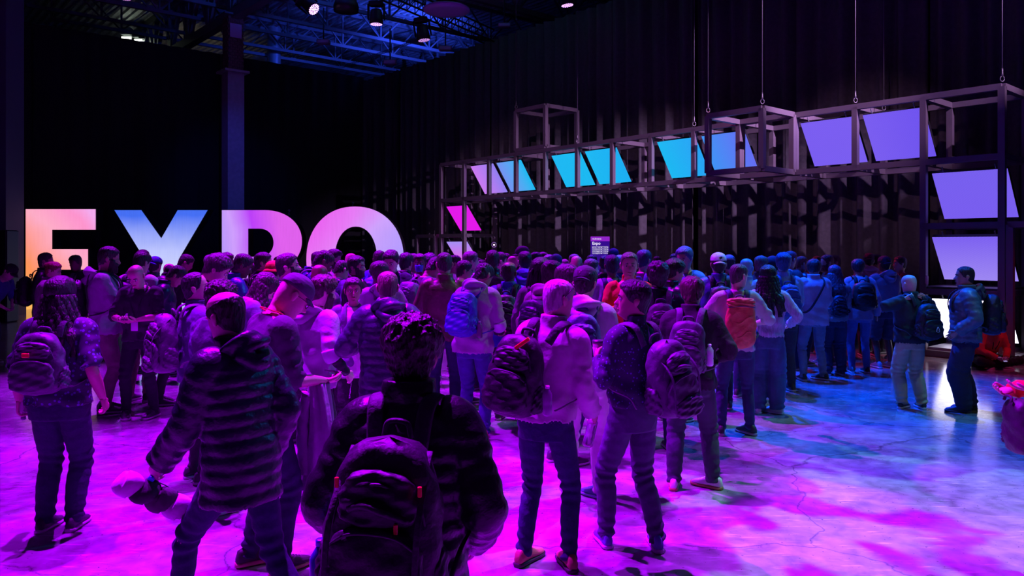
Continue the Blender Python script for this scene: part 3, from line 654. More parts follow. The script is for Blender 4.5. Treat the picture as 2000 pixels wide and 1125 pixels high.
class Bod: pass
PLACED = []
def make_hand(b, wr, dr, pn, curl, k=1.0, fing=True, nf=6):
    dr = dr / np.linalg.norm(dr); pn = pn - dr * (pn @ dr); pn /= np.linalg.norm(pn); sd = np.cross(dr, pn)   # pn = palm normal
    th_side = 1
    P = [wr - dr * .01, wr + dr * .02, wr + dr * .055, wr + dr * .088]
    b.tube(P, [(.024, .019), (.030, .016), (.040, .014), (.037, .011)], 7, 10, None, True, tuple(pn))
    if not fing: return wr + dr * .11
    for q, (o, L) in enumerate([(.029, .066), (.010, .076), (-.010, .071), (-.028, .056)]):
        p0 = wr + dr * .078 + sd * o * 1.0; a = 0.0; pts = [p0 - dr * .02, p0]; dd = dr
        for sg, l in enumerate((.45, .32, .26)):
            a += curl * (1, 1.1, .8)[sg]; dd = dr * math.cos(a) + pn * math.sin(a); pts.append(pts[-1] + dd * L * l)
        b.tube(pts, [.0095, .0095, .009, .0082, .0062], 8, nf, None, True, tuple(pn))
    s_ = 1
    p0 = wr + dr * .022 + sd * s_ * .024; t1 = dr * .72 + sd * s_ * .62 + pn * .25; t1 /= np.linalg.norm(t1)
    t2 = dr * .9 + sd * s_ * .12 + pn * (.25 + curl * .6); t2 /= np.linalg.norm(t2)
    b.tube([p0 - t1 * .015, p0, p0 + t1 * .032, p0 + t1 * .032 + t2 * .03, p0 + t1 * .032 + t2 * .052], [.013, .0135, .012, .0105, .007], 8, nf, None, True, tuple(pn))
    return wr + dr * .095 + pn * .02

ARM = dict(down=((.255, .03, .90), (.3, -1, -.1), (-1, 0, 0), .35), relax=((.27, .10, .93), (.5, -1, 0), (-1, 0, 0), .35), bent=((.17, .30, 1.06), (.5, -.6, -1), (-.3, 0, 1), .5), phone=((.085, .33, 1.13), (.9, -.3, -1), (-.35, -.35, .9), .75),
           hold=((.11, .33, 1.22), (.6, -.4, -1), (-.9, 0, .35), .7), pocket=((.20, .08, .97), (1, -1, 0), (-1, 0, 0), .2), neck=((.095, -.075, 1.49), (1, .15, .1), (-.6, .6, -.2), .6), strap=((.10, .16, 1.33), (.6, -.1, -1), (-.2, -1, .2), .8),
           face=((.03, .22, 1.46), (.6, .1, -1), (-.2, -1, .1), .35), cross=((-.06, .17, 1.12), (1, .1, -.8), (0, -1, 0), .5), point=((.20, .42, 1.25), (.4, -.4, -1), (-.7, 0, .6), .25), wide=((.36, .06, 1.02), (1, -.5, -.3), (-1, .2, 0), .35), back=((.27, -.14, .95), (.3, -1, .2), (-1, 0, 0), .35))

def person(label, px, top, Y, face_deg, top_c=(.05, .05, .06), bot_c=(.05, .06, .12), skin_c=(.42, .25, .18), hair='short', hair_c=(.03, .02, .02), wear='tee', fab=None, bfab=None,
           arms=('down', 'down'), lean=0.0, look=(0, 0), beard=False, hat=None, hat_c=(.1, .1, .12), glasses=False, wid=1.0, fat=1.0, feet=None, bare=False, shoe_c=(.05, .05, .06), sole_c=(.5, .5, .5),
           pack=None, lod=None, group='attendees in the crowd', shorts=False, lanyard=None, badge=False, baggy=1.0, hem=None, hood=False, collar=False, mask=None, long_len=.30, roll=0.0, cuff=None, under=None, over=None, H=None, seated=False, side_bag=None, walk=0.0):
    if lod is None: lod = 2 if Y < 8.6 else (1 if Y < 11.6 else 0)
    S = (10, 16, 26)[lod]; q_ = (0.5, 0.75, 1.0)[lod]
    nm = 'person'
    lean_r = math.radians(lean); roll_r = math.radians(roll)
    PV = np.array([0, 0, .95])
    def bend(V):
        V = np.atleast_2d(np.asarray(V, float)); a = -lean_r * sstep((V[:, 2] - .86) / .30); r = roll_r * sstep((V[:, 2] - .86) / .30)
        D = V - PV; ca, sa = np.cos(a), np.sin(a); y = D[:, 1] * ca - D[:, 2] * sa; z = D[:, 1] * sa + D[:, 2] * ca
        x = D[:, 0] * np.cos(r) + z * np.sin(r); z2 = -D[:, 0] * np.sin(r) + z * np.cos(r)
        return np.stack([x, y, z2], 1) + PV
    b1 = lambda p: bend([p])[0]
    # head placement
    hy, hp = math.radians(-look[0]), math.radians(-look[1])
    RM = rotm(0, -lean_r * .9) @ rotm(hy, hp)
    neck = b1((0, -.005, 1.475)); NP = np.array([0, -.018, -.055])
    hs = 1.0
    def headxf(V):
        V = np.asarray(V); sh = V.shape; V = V.reshape(-1, 3)
        w_ = sstep((V[:, 2] + .13) / .12)[:, None]
        A = (V - NP) @ RM.T + neck + np.array([0, .0, 0.0]); B = (V - NP) @ rotm(0, -lean_r * .9).T + neck
        return (A * w_ + B * (1 - w_)).reshape(sh)
    # legs
    if seated:
        hipz = .95
    hipL = .092
    ft = feet or ((-.11, .0, 4), (.11, .02, -6))          # x, y, toe-out degrees (left, right)
    topz = float(headxf(np.array([[0, -.01, .233 + (HAIR[hair][0] if hair in HAIR else 0) + (.012 if hat else 0)]]))[0, 2])
    k = (PZ(top, Y) / topz) if H is None else H / 1.75
    if seated: k = 1.0
    hc = headxf(np.array([[0, 0, .11]]))[0] * k
    fa = math.radians(-face_deg); cr, sr = math.cos(fa), math.sin(fa)
    ox = PX(px, Y) - (hc[0] * cr - hc[1] * sr); oy = Y - (hc[0] * sr + hc[1] * cr)
    PLACED.append((ox, oy)); root = empty(nm, (ox, oy, 0), fa); tagp(root, label, 'person', group)
    if seated: root.location.z = -0.79 * k if seated is True else seated
    skm = skin(skin_c); hm = hairm(hair_c)
    def fin(b, name, m, parent=None, rem=None, smooth=True):
        return b.build(name, m, parent or root, smooth, None, k, rem)
    bd = MB()
    HS = (14, 24, 44)[lod]; HN = (20, 32, 60)[lod]
    if Y < 6.5: HS, HN = 84, 100
    G, th, z = head_grid(HS, HN, wid); Gf = face(G, th, z)
    bd.grid(headxf(Gf))
    for s in (-1, 1):   # ears
        e_ = np.array([(s * .074, -.012, .072), (s * .079, -.016, .085), (s * .084, -.020, .105), (s * .083, -.020, .122), (s * .076, -.012, .132)])
        gr = tube_grid(e_, [(.006, .009), (.008, .014), (.008, .019), (.008, .018), (.004, .008)], 8, 8 if lod < 2 else 12)
        bd.grid(headxf(gr))
    # torso under the clothes
    TR = np.array([(.86, .150, .105, 0), (.93, .158, .108, 0), (1.06, .142, .098, .005), (1.20, .160, .110, .005), (1.33, .168, .108, 0), (1.41, .155, .085, -.005), (1.455, .11, .065, -.01), (1.50, .06, .055, -.012)])
    def torso(tr, S_, n, infl, disp=None):
        zz = np.linspace(tr[0, 0], tr[-1, 0], n); ww, dd, yy = [np.interp(zz, tr[:, 0], tr[:, q]) for q in (1, 2, 3)]
        t_ = np.linspace(0, 2 * np.pi, S_, endpoint=False); c, s = np.cos(t_), np.sin(t_); p = 2.5; r = (np.abs(c) ** p + np.abs(s) ** p) ** (-1 / p)
        Gt = np.zeros((n, S_, 3))
        for i_ in range(n):
            dp = disp(zz[i_], t_) if disp else 0
            belly = 1 + (fat - 1) * np.where(s > 0, 1.3, .7)
            Gt[i_, :, 0] = c * r * (ww[i_] * (1 + (fat - 1) * .8) + infl + dp); Gt[i_, :, 1] = s * r * (dd[i_] * belly + infl + dp) + yy[i_]; Gt[i_, :, 2] = zz[i_]
        return Gt
    g = torso(TR, 12, 10, 0); bd.grid(bend(g.reshape(-1, 3)).reshape(g.shape))
    shl = []
    grips = []
    arm_data = []
    for si, (s, an) in enumerate(zip((-1, 1), arms)):
        tgt, pole, pn, curl = (ARM[an] if isinstance(an, str) else an)[:4]
        m_ = np.array([s, 1, 1]); sh = b1(np.array([.165, -.005, 1.405]) * m_ * np.array([1 + (fat - 1) * .5, 1, 1])); tg = b1(np.array(tgt) * m_)
        if an in ('down', 'relax', 'pocket', 'back', 'wide') and lean: tg = b1(np.array(tgt) * m_); tg = sh + (tg - sh); tg[1] -= 0.3 * math.sin(lean_r) * .6
        el, wr = ik(sh, tg, .285, .255, np.array(pole) * m_)
        if not isinstance(an, str) and len(an) > 4: el, wr = b1(np.array(an[4]) * m_), b1(np.array(tgt) * m_)
        arm_data.append((sh, el, wr, s))
        f_ = fat ** .5
        bd.tube([sh, sh * .5 + el * .5, el, el * .5 + wr * .5, wr], [(.048 * f_, .05 * f_), (.045 * f_, .047 * f_), (.037 * f_, .038 * f_), (.036 * f_, .034 * f_), (.024, .020)], int(18 * q_), max(8, S // 2))
        pnv = np.array(pn) * m_; dr = wr - el
        if an in ('phone', 'hold', 'bent') : pass
        # keep the thumb to the inside/front: mirror handled through the palm frame
        hb = MB(); dn = dr / np.linalg.norm(dr)
        if s == -1:
            # build mirrored
            Mx = np.array([-1, 1, 1]); gp_ = make_hand(hb, wr * Mx, dn * Mx, pnv * Mx, curl, 1, lod > 0, 5 if lod < 2 else 8) * Mx
            bd.add(np.vstack(hb.v) * Mx, [f[::-1] for f in hb.f])
        else:
            gp_ = make_hand(hb, wr, dn, pnv, curl, 1, lod > 0, 5 if lod < 2 else 8); bd.add(np.vstack(hb.v), hb.f)
        grips.append(gp_)
    # legs
    legs = []
    for s, (fx, fy, to) in zip((-1, 1), ft):
        hip = np.array([s * hipL, 0, .90]); an_ = np.array([fx, fy, .085])
        if seated: 
            hip = np.array([s * hipL, .02, .90]); kn = np.array([s * .36, .36, .93]); an_ = np.array([-s * .06, .30, .84]); to = -s * 70
        else:
            kn, an_ = ik(hip, an_, .435, .40, (s * .1, 1, 0))
        legs.append((hip, kn, an_, to, s))
        bd.tube([hip, hip * .5 + kn * .5, kn, kn * .6 + an_ * .4 + np.array([0, -.01, 0]), an_ + np.array([0, 0, .01])], [.075, .068, .052, .050, .034], int(16 * q_), max(8, S // 2))
    body = fin(bd, 'body', skm)
    # eyes, brows, lips where a face can be seen
    fd = (face_deg + look[0]) % 360
    if lod > 0 and 60 < fd < 300:
        for s in (-1, 1):
            e1 = MB(); c = np.array([s * .031, .079, .113]); e1.lathe([(.0, -.0125), (.009, -.009), (.0125, 0), (.009, .009), (0, .0125)], (0, 0, 0), 10)
            e1.v = [headxf(V + c) for V in e1.v]; fin(e1, 'eye', mat('eye_white', (.6, .55, .55), .2))
            e3 = MB(); e3.lathe([(.0055, -.001), (.0055, .001), (.001, .002)], (0, 0, 0), 8, rotm(0, -math.pi / 2)); e3.v = [headxf(V + c + np.array([0, .0128, -.001])) for V in e3.v]; fin(e3, 'iris', mat('iris', (.03, .02, .015), .2))
            e2 = MB(); e2.tube([(s * .012, .096, .131), (s * .03, .093, .137), (s * .05, .081, .133)], [(.0035, .0035), (.0045, .004), (.002, .002)], 7, 6); e2.v = [headxf(V) for V in e2.v]; fin(e2, 'eyebrow', hm)
        e2 = MB(); e2.tube([(-.022, .089, .046), (-.01, .0965, .049), (0, .098, .0475), (.01, .0965, .049), (.022, .089, .046)], [(.002, .002), (.0045, .004), (.005, .004), (.0045, .004), (.002, .002)], 9, 6); e2.v = [headxf(V) for V in e2.v]
        fin(e2, 'lips', skin(tuple(c * q for c, q in zip(skin_c, (.8, .45, .45)))))
    if beard:
        t = np.abs((th + np.pi) % (2 * np.pi) - np.pi)[None, :]; zz = z[:, None]
        m_ = sstep((.085 + (t > .95) * .03 - zz) / .01) * sstep((zz + .022) / .012) * (t < 1.35) * (1 - np.exp(-(t / .3) ** 2 - ((zz - .048) / .009) ** 2)) * (1 - sstep((.5 - t) / .2) * sstep((zz - .066) / .006))
        c = np.array([0, 0, .08]); n = Gf - c; n /= np.linalg.norm(n, axis=2, keepdims=True); bb = .010 if beard is True else beard
        Gb = Gf + n * ((m_ * bb - (1 - m_) * .008))[..., None]; Gb[..., 2] -= (m_ * bb * .8) * (zz < .03)
        b = MB(); b.grid(headxf(Gb)); fin(b, 'beard', hm)
    if hair in HAIR:
        Gh = hair_shell(G, th, z, hair)
        b = MB(); keep = z > -.12; b.grid(headxf(Gh[keep]))
        if hair == 'long':
            # hanging hair: a flattened fall of strands behind and beside the head
            base = bend([(0, -.105, 1.38)])[0]; n_s = (9, 16, 26)[lod]
            for q in range(n_s):
                a = math.radians(95 + 170 * q / (n_s - 1)); p0 = headxf(np.array([[math.sin(a) * .085, math.cos(a) * .10, .12]]))[0]
                wv = .035; L_ = long_len * R.uniform(.85, 1.1)
                p1 = p0 + np.array([math.sin(a) * .03, math.cos(a) * .02 - .01, -.16]); p2 = p1 + np.array([math.sin(a) * .05 + R.uniform(-wv, wv), -.035 * (math.cos(a) < 0), -L_ * .5]); p3 = p2 + np.array([R.uniform(-.03, .03), .0, -L_ * .5])
                b.tube([p0, p1, p2, p3], [(.022, .018), (.034, .022), (.032, .020), (.012, .01)], int(14 * q_) + 4, 7, lambda l, t, th_: .008 * math.sin(l * 48 + q * 2) + .004 * np.sin(th_ * 3 + l * 30))
        if hair == 'bun': b.lathe([(.005, -.04), (.03, -.03), (.042, 0), (.03, .03), (.005, .04)], tuple(headxf(np.array([[0, -.10, .16]]))[0]), 12)
        fin(b, 'hair', hm)
    if hair == 'dreads':
        Gh = hair_shell(G, th, z, 'thick'); b = MB(); b.grid(headxf(Gh)); n_s = 34
        for q in range(n_s):
            a = math.radians(60 + 240 * q / (n_s - 1)); zz0 = R.uniform(.10, .20); r_ = .9 if zz0 < .16 else .7
            p0 = headxf(np.array([[math.sin(a) * .09 * r_, math.cos(a) * .11 * r_, zz0]]))[0]; p1 = p0 + np.array([math.sin(a) * .04, math.cos(a) * .035, -.04]); p2 = p1 + np.array([math.sin(a) * .03, math.cos(a) * .02, -R.uniform(.12, .24)])
            b.tube([p0, p1, p2], .012, 8, 6)
        fin(b, 'hair', hm)
    if hat:
        t = np.abs((th + np.pi) % (2 * np.pi) - np.pi)
        hmn = cloth(hat_c); b = MB()
        zc = {'cap': .150, 'backcap': .145, 'beanie': .115, 'bucket': .145, 'flat': .150}[hat]
        lift = {'cap': .012, 'backcap': .012, 'beanie': .017, 'bucket': .016, 'flat': .012}[hat]
        m_ = sstep((z[:, None] - (zc - .012)) / .008) * np.ones_like(t)[None, :]
        c = np.array([0, 0, .12]); n = G - c; n /= np.linalg.norm(n, axis=2, keepdims=True)
        Gh = G + n * (m_ * lift - (1 - m_) * .012)[..., None]
        Gh[..., 2] += m_ * (.012 if hat in ('bucket', 'beanie') else .004)
        b.grid(headxf(Gh)); ho = fin(b, {'cap': 'cap', 'backcap': 'cap', 'beanie': 'beanie', 'bucket': 'bucket_hat', 'flat': 'flat_cap'}[hat], hmn)
        b = MB()
        if hat in ('cap', 'backcap', 'flat'):
            sgn = -1 if hat == 'backcap' else 1; rows_ = []
            L_ = .045 if hat == 'flat' else .072
            for u_ in np.linspace(0, 1, 5):
                a = np.linspace(-1.05, 1.05, 13); X = np.sin(a) * (.082 - .008 * u_); Yb = sgn * (np.cos(a) * .098 + u_ * L_ * np.cos(a * .85)); Zb = zc + .006 - .018 * u_ - .022 * np.sin(a) ** 2
                rows_.append(np.stack([X, Yb, Zb], 1))
            rows_ = np.array(rows_); lo_ = rows_.copy(); lo_[..., 2] -= .004
            ring = np.concatenate([rows_, lo_[:, ::-1]], 1); b.grid(headxf(ring)); 
            br = b.build('brim', hmn, ho, True, None, k)
        if hat == 'flat':
            pass
        if hat == 'bucket':
            a = np.linspace(0, 2 * np.pi, 24, endpoint=False); rr = [(.096, .118, .150), (.125, .147, .118), (.124, .146, .114), (.09, .11, .146)]
            b.grid(headxf(np.array([[(math.sin(q) * w_, math.cos(q) * d_ - .005, z_) for q in a] for w_, d_, z_ in rr])), caps=False); b.build('brim', hmn, ho, True, None, k)
    if glasses:
        b = MB()
        for s in (-1, 1):
            a = np.linspace(0, 2 * np.pi, 13); zo, yo = (.113, .100) if glasses is True else (.205, .03)
            if glasses is True:
                b.tube([(s * .033 + .023 * math.cos(q), yo - .006 * abs(math.cos(q)), zo + .018 * math.sin(q)) for q in a], .0022, 16, 5)
                b.tube([(s * .056, .092, .118), (s * .082, .04, .118), (s * .083, -.02, .112)], .002, 6, 5)
            else:
                b.tube([(s * .035 + .028 * math.cos(q), .062 + .004 * math.sin(q), .195 + .022 * math.sin(q)) for q in a], .003, 16, 5)
                b.tube([(s * .062, .055, .195), (s * .086, .01, .165), (s * .087, -.03, .125)], .0035, 6, 5)
        b.v = [headxf(V) for V in b.v]; fin(b, 'glasses', mat('dark_plastic', (.02, .02, .02), .25))
    if mask:
        t = np.abs((th + np.pi) % (2 * np.pi) - np.pi)[None, :]; zz = z[:, None]
        m_ = sstep((.092 - zz) / .006) * sstep((zz + .004) / .006) * (t < .95)
        c = np.array([0, 0, .06]); n = Gf - c; n /= np.linalg.norm(n, axis=2, keepdims=True)
        b = MB(); b.grid(headxf(Gf + n * (m_ * .008 - (1 - m_) * .01)[..., None])); fin(b, 'face_mask', cloth(mask))
    # ---------------- clothes
    ph = [R.uniform(0, 6.3) for _ in range(6)]
    style = dict(tee=(.014, .86, 0), shirt=(.016, .86, 0), sweater=(.022, .84, 0), hoodie=(.028, .83, 0), jacket=(.032, .80, 0), puffer=(.036, .78, .0125), coat=(.030, .50, 0), blazer=(.024, .77, 0), leather=(.030, .80, 0))[wear]
    infl, hz, puf = style
    if hem: hz = hem
    fmat = fab or {'tee': cloth, 'shirt': cloth, 'sweater': knit, 'hoodie': cloth, 'jacket': shell, 'puffer': shell, 'coat': cloth, 'blazer': cloth, 'leather': leather}[wear](top_c)
    A = (.005, .008, .010)[lod]
    def tdisp(zz, t_):
        if puf: return puf * (abs(math.sin(math.pi * zz / .062)) ** .45 - .5) + .003 * np.sin(t_ * 5 + zz * 30 + ph[0])
        fall = math.exp(-((zz - 1.02) / .13) ** 2)
        return A * (.5 + fall) * (np.sin(t_ * 2 + zz * 42 + ph[0] + 1.2 * np.sin(t_ + zz * 9)) * .6 + np.sin(t_ * 5 - zz * 23 + ph[1]) * .5) + A * .7 * np.sin(t_ * 7 + ph[2]) * sstep((1.2 - zz) / .3)
    TC = np.array([(hz, .168, .118, 0), (.93, .170, .120, 0), (1.06, .160, .108, .0), (1.20, .172, .116, .0), (1.32, .178, .116, -.002), (1.375, .176, .104, -.006), (1.41, .160, .088, -.01), (1.445, .118, .070, -.015), (1.47, .082, .064, -.018), (1.488, .066, .064, -.018)])
    if hz < .8: TC = np.vstack([[(hz, .178 if wear != 'coat' else .2, .135, 0)], [(.82, .172, .124, 0)], TC[1:]])
    if collar or wear in ('jacket', 'puffer', 'coat', 'leather'):
        TC = np.vstack([TC, [(1.515, .066, .070, -.014), (1.55, .074, .078, -.010), (1.565, .066, .070, -.010)] if wear == 'puffer' and not hood else [(1.515, .062, .066, -.014), (1.545, .066, .070, -.008)]])
    nT = (26, 44, 80)[lod]
    gt = torso(TC, (16, 28, 48)[lod], nT, infl, tdisp)
    # taper inflation at the neck
    b = MB(); gg = gt.copy()
    zf = sstep((gt[..., 2] - 1.42) / .07)[..., None]; cen = np.array([0, -.016, 0]); 
    gg[..., :2] = gg[..., :2] * (1 - zf * .16) + cen[:2] * zf * .16
    hem_ring = gg[:1].copy(); hem_ring[..., :2] *= .9; hem_ring[..., 2] += .03
    gg = np.concatenate([hem_ring, gg], 0)
    b.grid(bend(gg.reshape(-1, 3)).reshape(gg.shape))
    slv = {'tee': .52, 'vest': .0}.get(wear, .98)
    if cuff: slv = cuff
    arm_r = infl + (.008 if wear == 'tee' else 0)
    for (sh, el, wr, s) in arm_data:
        l1 = np.linalg.norm(el - sh); l2 = np.linalg.norm(wr - el); tot = l1 + l2; endl = slv * tot if slv < 1 else tot
        full = catmull([sh + np.array([-s * .05, 0, .006]), sh + (el - sh) * .04, sh * .5 + el * .5, el, el * .5 + wr * .5, wr], 61); cum = np.concatenate([[0], np.cumsum(np.linalg.norm(np.diff(full, axis=0), axis=1))])
        path = full[cum <= endl + .06][::6]; path = np.vstack([path, full[min(np.searchsorted(cum, endl + .06), 60)]])
        tt = np.linspace(0, 1, len(path)) * (endl / tot)
        rad = np.interp(tt, [0, .12, .5, .55, 1], [.064, .058, .043, .042, .029]) * fat ** .35 + arm_r * (1 if slv > .9 else .95)
        if slv > .9: rad[-1] -= arm_r * .25
        def sd_(l, t, th_):
            if puf: return puf * .9 * (abs(math.sin(math.pi * l / .062)) ** .45 - .5) + .003 * np.sin(th_ * 3 + l * 60)
            j = math.exp(-((t * endl / tot - .5) / .14) ** 2) + (.8 * math.exp(-((t - 1) / .18) ** 2) if slv > .9 else .2)
            return A * 1.1 * (.25 + j) * (.55 * np.sin(l * 83 + 2.2 * np.sin(th_ + ph[3]) + ph[4]) + .5 * np.sin(l * 51 - 2.6 * np.sin(th_ * 2 + ph[0]) + ph[2])) * (.6 + .5 * np.cos(th_ * 2 + ph[5] + l * 9))
        b.tube(path, rad, (16, 28, 52)[lod], (10, 14, 22)[lod], sd_)
    vox = {2: (.0085 if Y < 5.5 else .011), 1: .015, 0: None}[lod]
    gar = fin(b, {'tee': 'tee_shirt', 'shirt': 'shirt', 'sweater': 'sweater', 'hoodie': 'hoodie', 'jacket': 'jacket', 'puffer': 'puffer_jacket', 'coat': 'coat', 'blazer': 'blazer', 'leather': 'leather_jacket'}[wear], fmat, None, vox)
    if cuff and under:
        for (sh, el, wr, s) in arm_data:
            full = catmull([sh, sh * .5 + el * .5, el, el * .5 + wr * .5, wr], 41)
            ub = MB(); ub.tube(full[12::4], np.interp(np.linspace(0, 1, len(full[12::4])), [0, .4, 1], [.056, .052, .036]), 26, 14, lambda l, t, th_: .003 * np.sin(l * 80 + th_))
            cb = MB(); cb.tube(full[18:24], .076, 8, 18); fin(cb, 'turned_cuff', cloth((.5, .55, .6)))
            fin(ub, 'undersleeve', cloth(under))
    if hood:
        hb = MB(); a = np.linspace(-2.5, 2.5, 15)
        pts = [(math.sin(q) * (.105 + .02 * abs(math.cos(q))), -.02 - math.cos(q) * (.085 + .045 * (math.cos(q) > 0) * math.cos(q)), 1.475 + .028 * math.cos(q) - .02 * abs(q) / 2.5 * 2) for q in a]
        ra = [(.018 + .030 * max(0, math.cos(q)), .020 + .036 * max(0, math.cos(q))) for q in a]
        pts = bend(pts); hb.tube(pts, ra, (18, 30, 46)[lod], (10, 12, 18)[lod], lambda l, t, th_: A * 1.2 * np.sin(th_ * 3 + l * 30))
        sag = bend([(-.09, -.12, 1.455), (0, -.175, 1.40), (.09, -.12, 1.455)]); hb.tube(sag, [(.03, .03), (.045, .05), (.03, .03)], 14, 12)
        fin(hb, 'hood', fmat, None, vox)
    if wear == 'blazer' or over:
        # open front: paler shirt panel with lapels
        sb = MB(); gsh = torso(TC[:-1], 24, 30, infl + .004); sel = [q for q in range(24) if 4 <= q <= 8]
        fr = gsh[:, sel]; zmask = fr[..., 2]
        sb.grid(bend(fr.reshape(-1, 3)).reshape(fr.shape), closed=False); o = fin(sb, 'shirt_front', cloth(over or (.6, .55, .58)))
        md = o.modifiers.new('t', 'SOLIDIFY'); md.thickness = .003
        for s in (-1, 1):
            lb_ = MB(); lb_.tube(bend([(s * .065, .04, 1.50), (s * .085, .125, 1.40), (s * .07, .145, 1.25), (s * .05, .15, 1.08)]), [(.014, .006), (.028, .007), (.03, .007), (.012, .006)], 12, 8, None, True, (0, 1, 0)); fin(lb_, 'lapel', fmat)
    # trousers
    bm = bfab or denim(bot_c); b = MB()
    PR = np.array([(.80, .150, .115, 0), (.86, .160, .118, 0), (.94, .160, .112, 0), (1.02, .150, .104, 0)])
    g = torso(PR, (14, 22, 34)[lod], (6, 8, 14)[lod], .010); g[..., 2] = np.where(g[..., 2] < .805, .79, g[..., 2]); b.grid(g)
    for hip, kn, an_, to, s in legs:
        ankd = an_ - kn; end = an_ + np.array([0, -.005, -.035 if not seated else 0])
        if shorts: path = [hip + np.array([0, 0, .03]), hip * .5 + kn * .5, kn + (an_ - kn) * .08]; rad = [.092, .088, .082]
        else: path = [hip + np.array([0, 0, .03]), hip * .55 + kn * .45, kn, kn * .55 + an_ * .45 + np.array([0, -.012, 0]), end]; rad = [.090, .083 * (.5 + .5 * baggy), .064 * baggy, .060 * baggy, .047 * baggy]
        rad = [r_ * fat ** .5 for r_ in rad]
        def ld(l, t, th_):
            j = math.exp(-((t - .5) / .10) ** 2) + 1.5 * math.exp(-((t - 1) / .13) ** 2) + .4 * math.exp(-(t / .15) ** 2)
            if seated: j = .7
            return A * 1.0 * (.18 + j) * np.sin(l * 88 + 1.5 * np.sin(th_ + ph[1] + s) + ph[2] * s) * (.65 + .35 * np.cos(th_ + ph[0]))
        b.tube(path, rad, (22, 36, 70)[lod], (10, 16, 24)[lod], ld)
    fin(b, 'shorts' if shorts else 'trousers', bm, None, vox)
    # shoes
    def shoe(an_, to, s):
        a = math.radians(-to); ca, sa = math.cos(a), math.sin(a)
        RZ = np.array([[ca, -sa, 0], [sa, ca, 0], [0, 0, 1]])
        yy = np.array([-.082, -.07, -.03, .02, .07, .12, .165, .192, .202]); hw = np.array([.018, .032, .036, .036, .042, .048, .044, .030, .010]); top_ = np.array([.055, .095, .112, .105, .082, .062, .050, .040, .025])
        base = np.array([an_[0], an_[1], 0 if not seated else an_[2] - .07])
        def loft(zlo, zhi, g_):
            t_ = np.linspace(0, 2 * np.pi, (8, 12, 20)[lod], endpoint=False); n_ = (9, 12, 22)[lod]; Y_ = np.linspace(yy[0], yy[-1], n_); Gs = np.zeros((n_, len(t_), 3))
            for i_, y_ in enumerate(Y_):
                h_ = np.interp(y_, yy, hw) + g_; zt_ = np.interp(y_, yy, top_) if zhi is None else zhi; zl_ = zlo
                c, s__ = np.cos(t_), np.sin(t_); p = 2.8; r = (np.abs(c) ** p + np.abs(s__) ** p) ** (-1 / p)
                Gs[i_, :, 0] = c * r * h_ * np.where((s__ > 0) & (zhi is None), .82, 1); Gs[i_, :, 1] = y_ * (1.02 if g_ else 1); Gs[i_, :, 2] = (zl_ + zt_) / 2 + s__ * r * (zt_ - zl_) / 2
            return Gs @ RZ.T + base
        b = MB(); b.grid(loft(.018, None, 0)); o = fin(b, 'shoe', mat('shoe_upper', shoe_c, .6, 0, .2, 40))
        b = MB(); b.grid(loft(.0, .03, .005)); b.build('sole', mat('rubber_sole', sole_c, .6), o, True, None, k)
        if lod > 0:
            b = MB()
            for q in range(4):
                y_ = .055 + q * .022; zt_ = np.interp(y_, yy, top_); b.tube(np.array([(-.026, y_, zt_ - .008), (0, y_ + .004, zt_ + .003), (.026, y_, zt_ - .008)]) @ RZ.T + base, .0032, 5, 5)
            b.build('laces', mat('laces', tuple(min(1, c * 1.6 + .05) for c in shoe_c), .8), o, True, None, k)
    for hip, kn, an_, to, s in legs: shoe(an_, to, s)
    if wear == 'tee' and lanyard is None and False: pass
    if lanyard:
        b = MB(); b.tube(bend([(-.01, .145, 1.10 + .02), (-.055, .14, 1.30), (-.085, .05, 1.47), (-.05, -.055, 1.515), (0, -.08, 1.525), (.05, -.055, 1.515), (.085, .05, 1.47), (.055, .14, 1.30), (.01, .145, 1.12)]), [(.009, .003)] * 9, 40, 6)
        lo_ = fin(b, 'lanyard', cloth(lanyard))
        if badge:
            b = MB(); c_ = b1((0, .16 * (1 + (fat - 1)), 1.05)); b.box(c_, (.075, .006, .11), None, .002); fin(b, 'badge', mat('badge_card', (.75, .7, .78), .4))
    P = Bod(); P.root = root; P.k = k; P.bend = bend; P.b1 = b1; P.grips = grips; P.headxf = headxf; P.loc = (ox, oy); P.fa = fa; P.label = label; P.infl = infl; P.lod = lod; P.fat = fat
    P.lean = lean_r
    if pack: backpack(P, **pack)
    return P

def held(P, pt):      # a point of a person's own frame in the world
    x, y, z = np.array(pt) * P.k; c, s = math.cos(P.fa), math.sin(P.fa)
    return np.array([P.loc[0] + x * c - y * s, P.loc[1] + x * s + y * c, z + P.root.location.z])

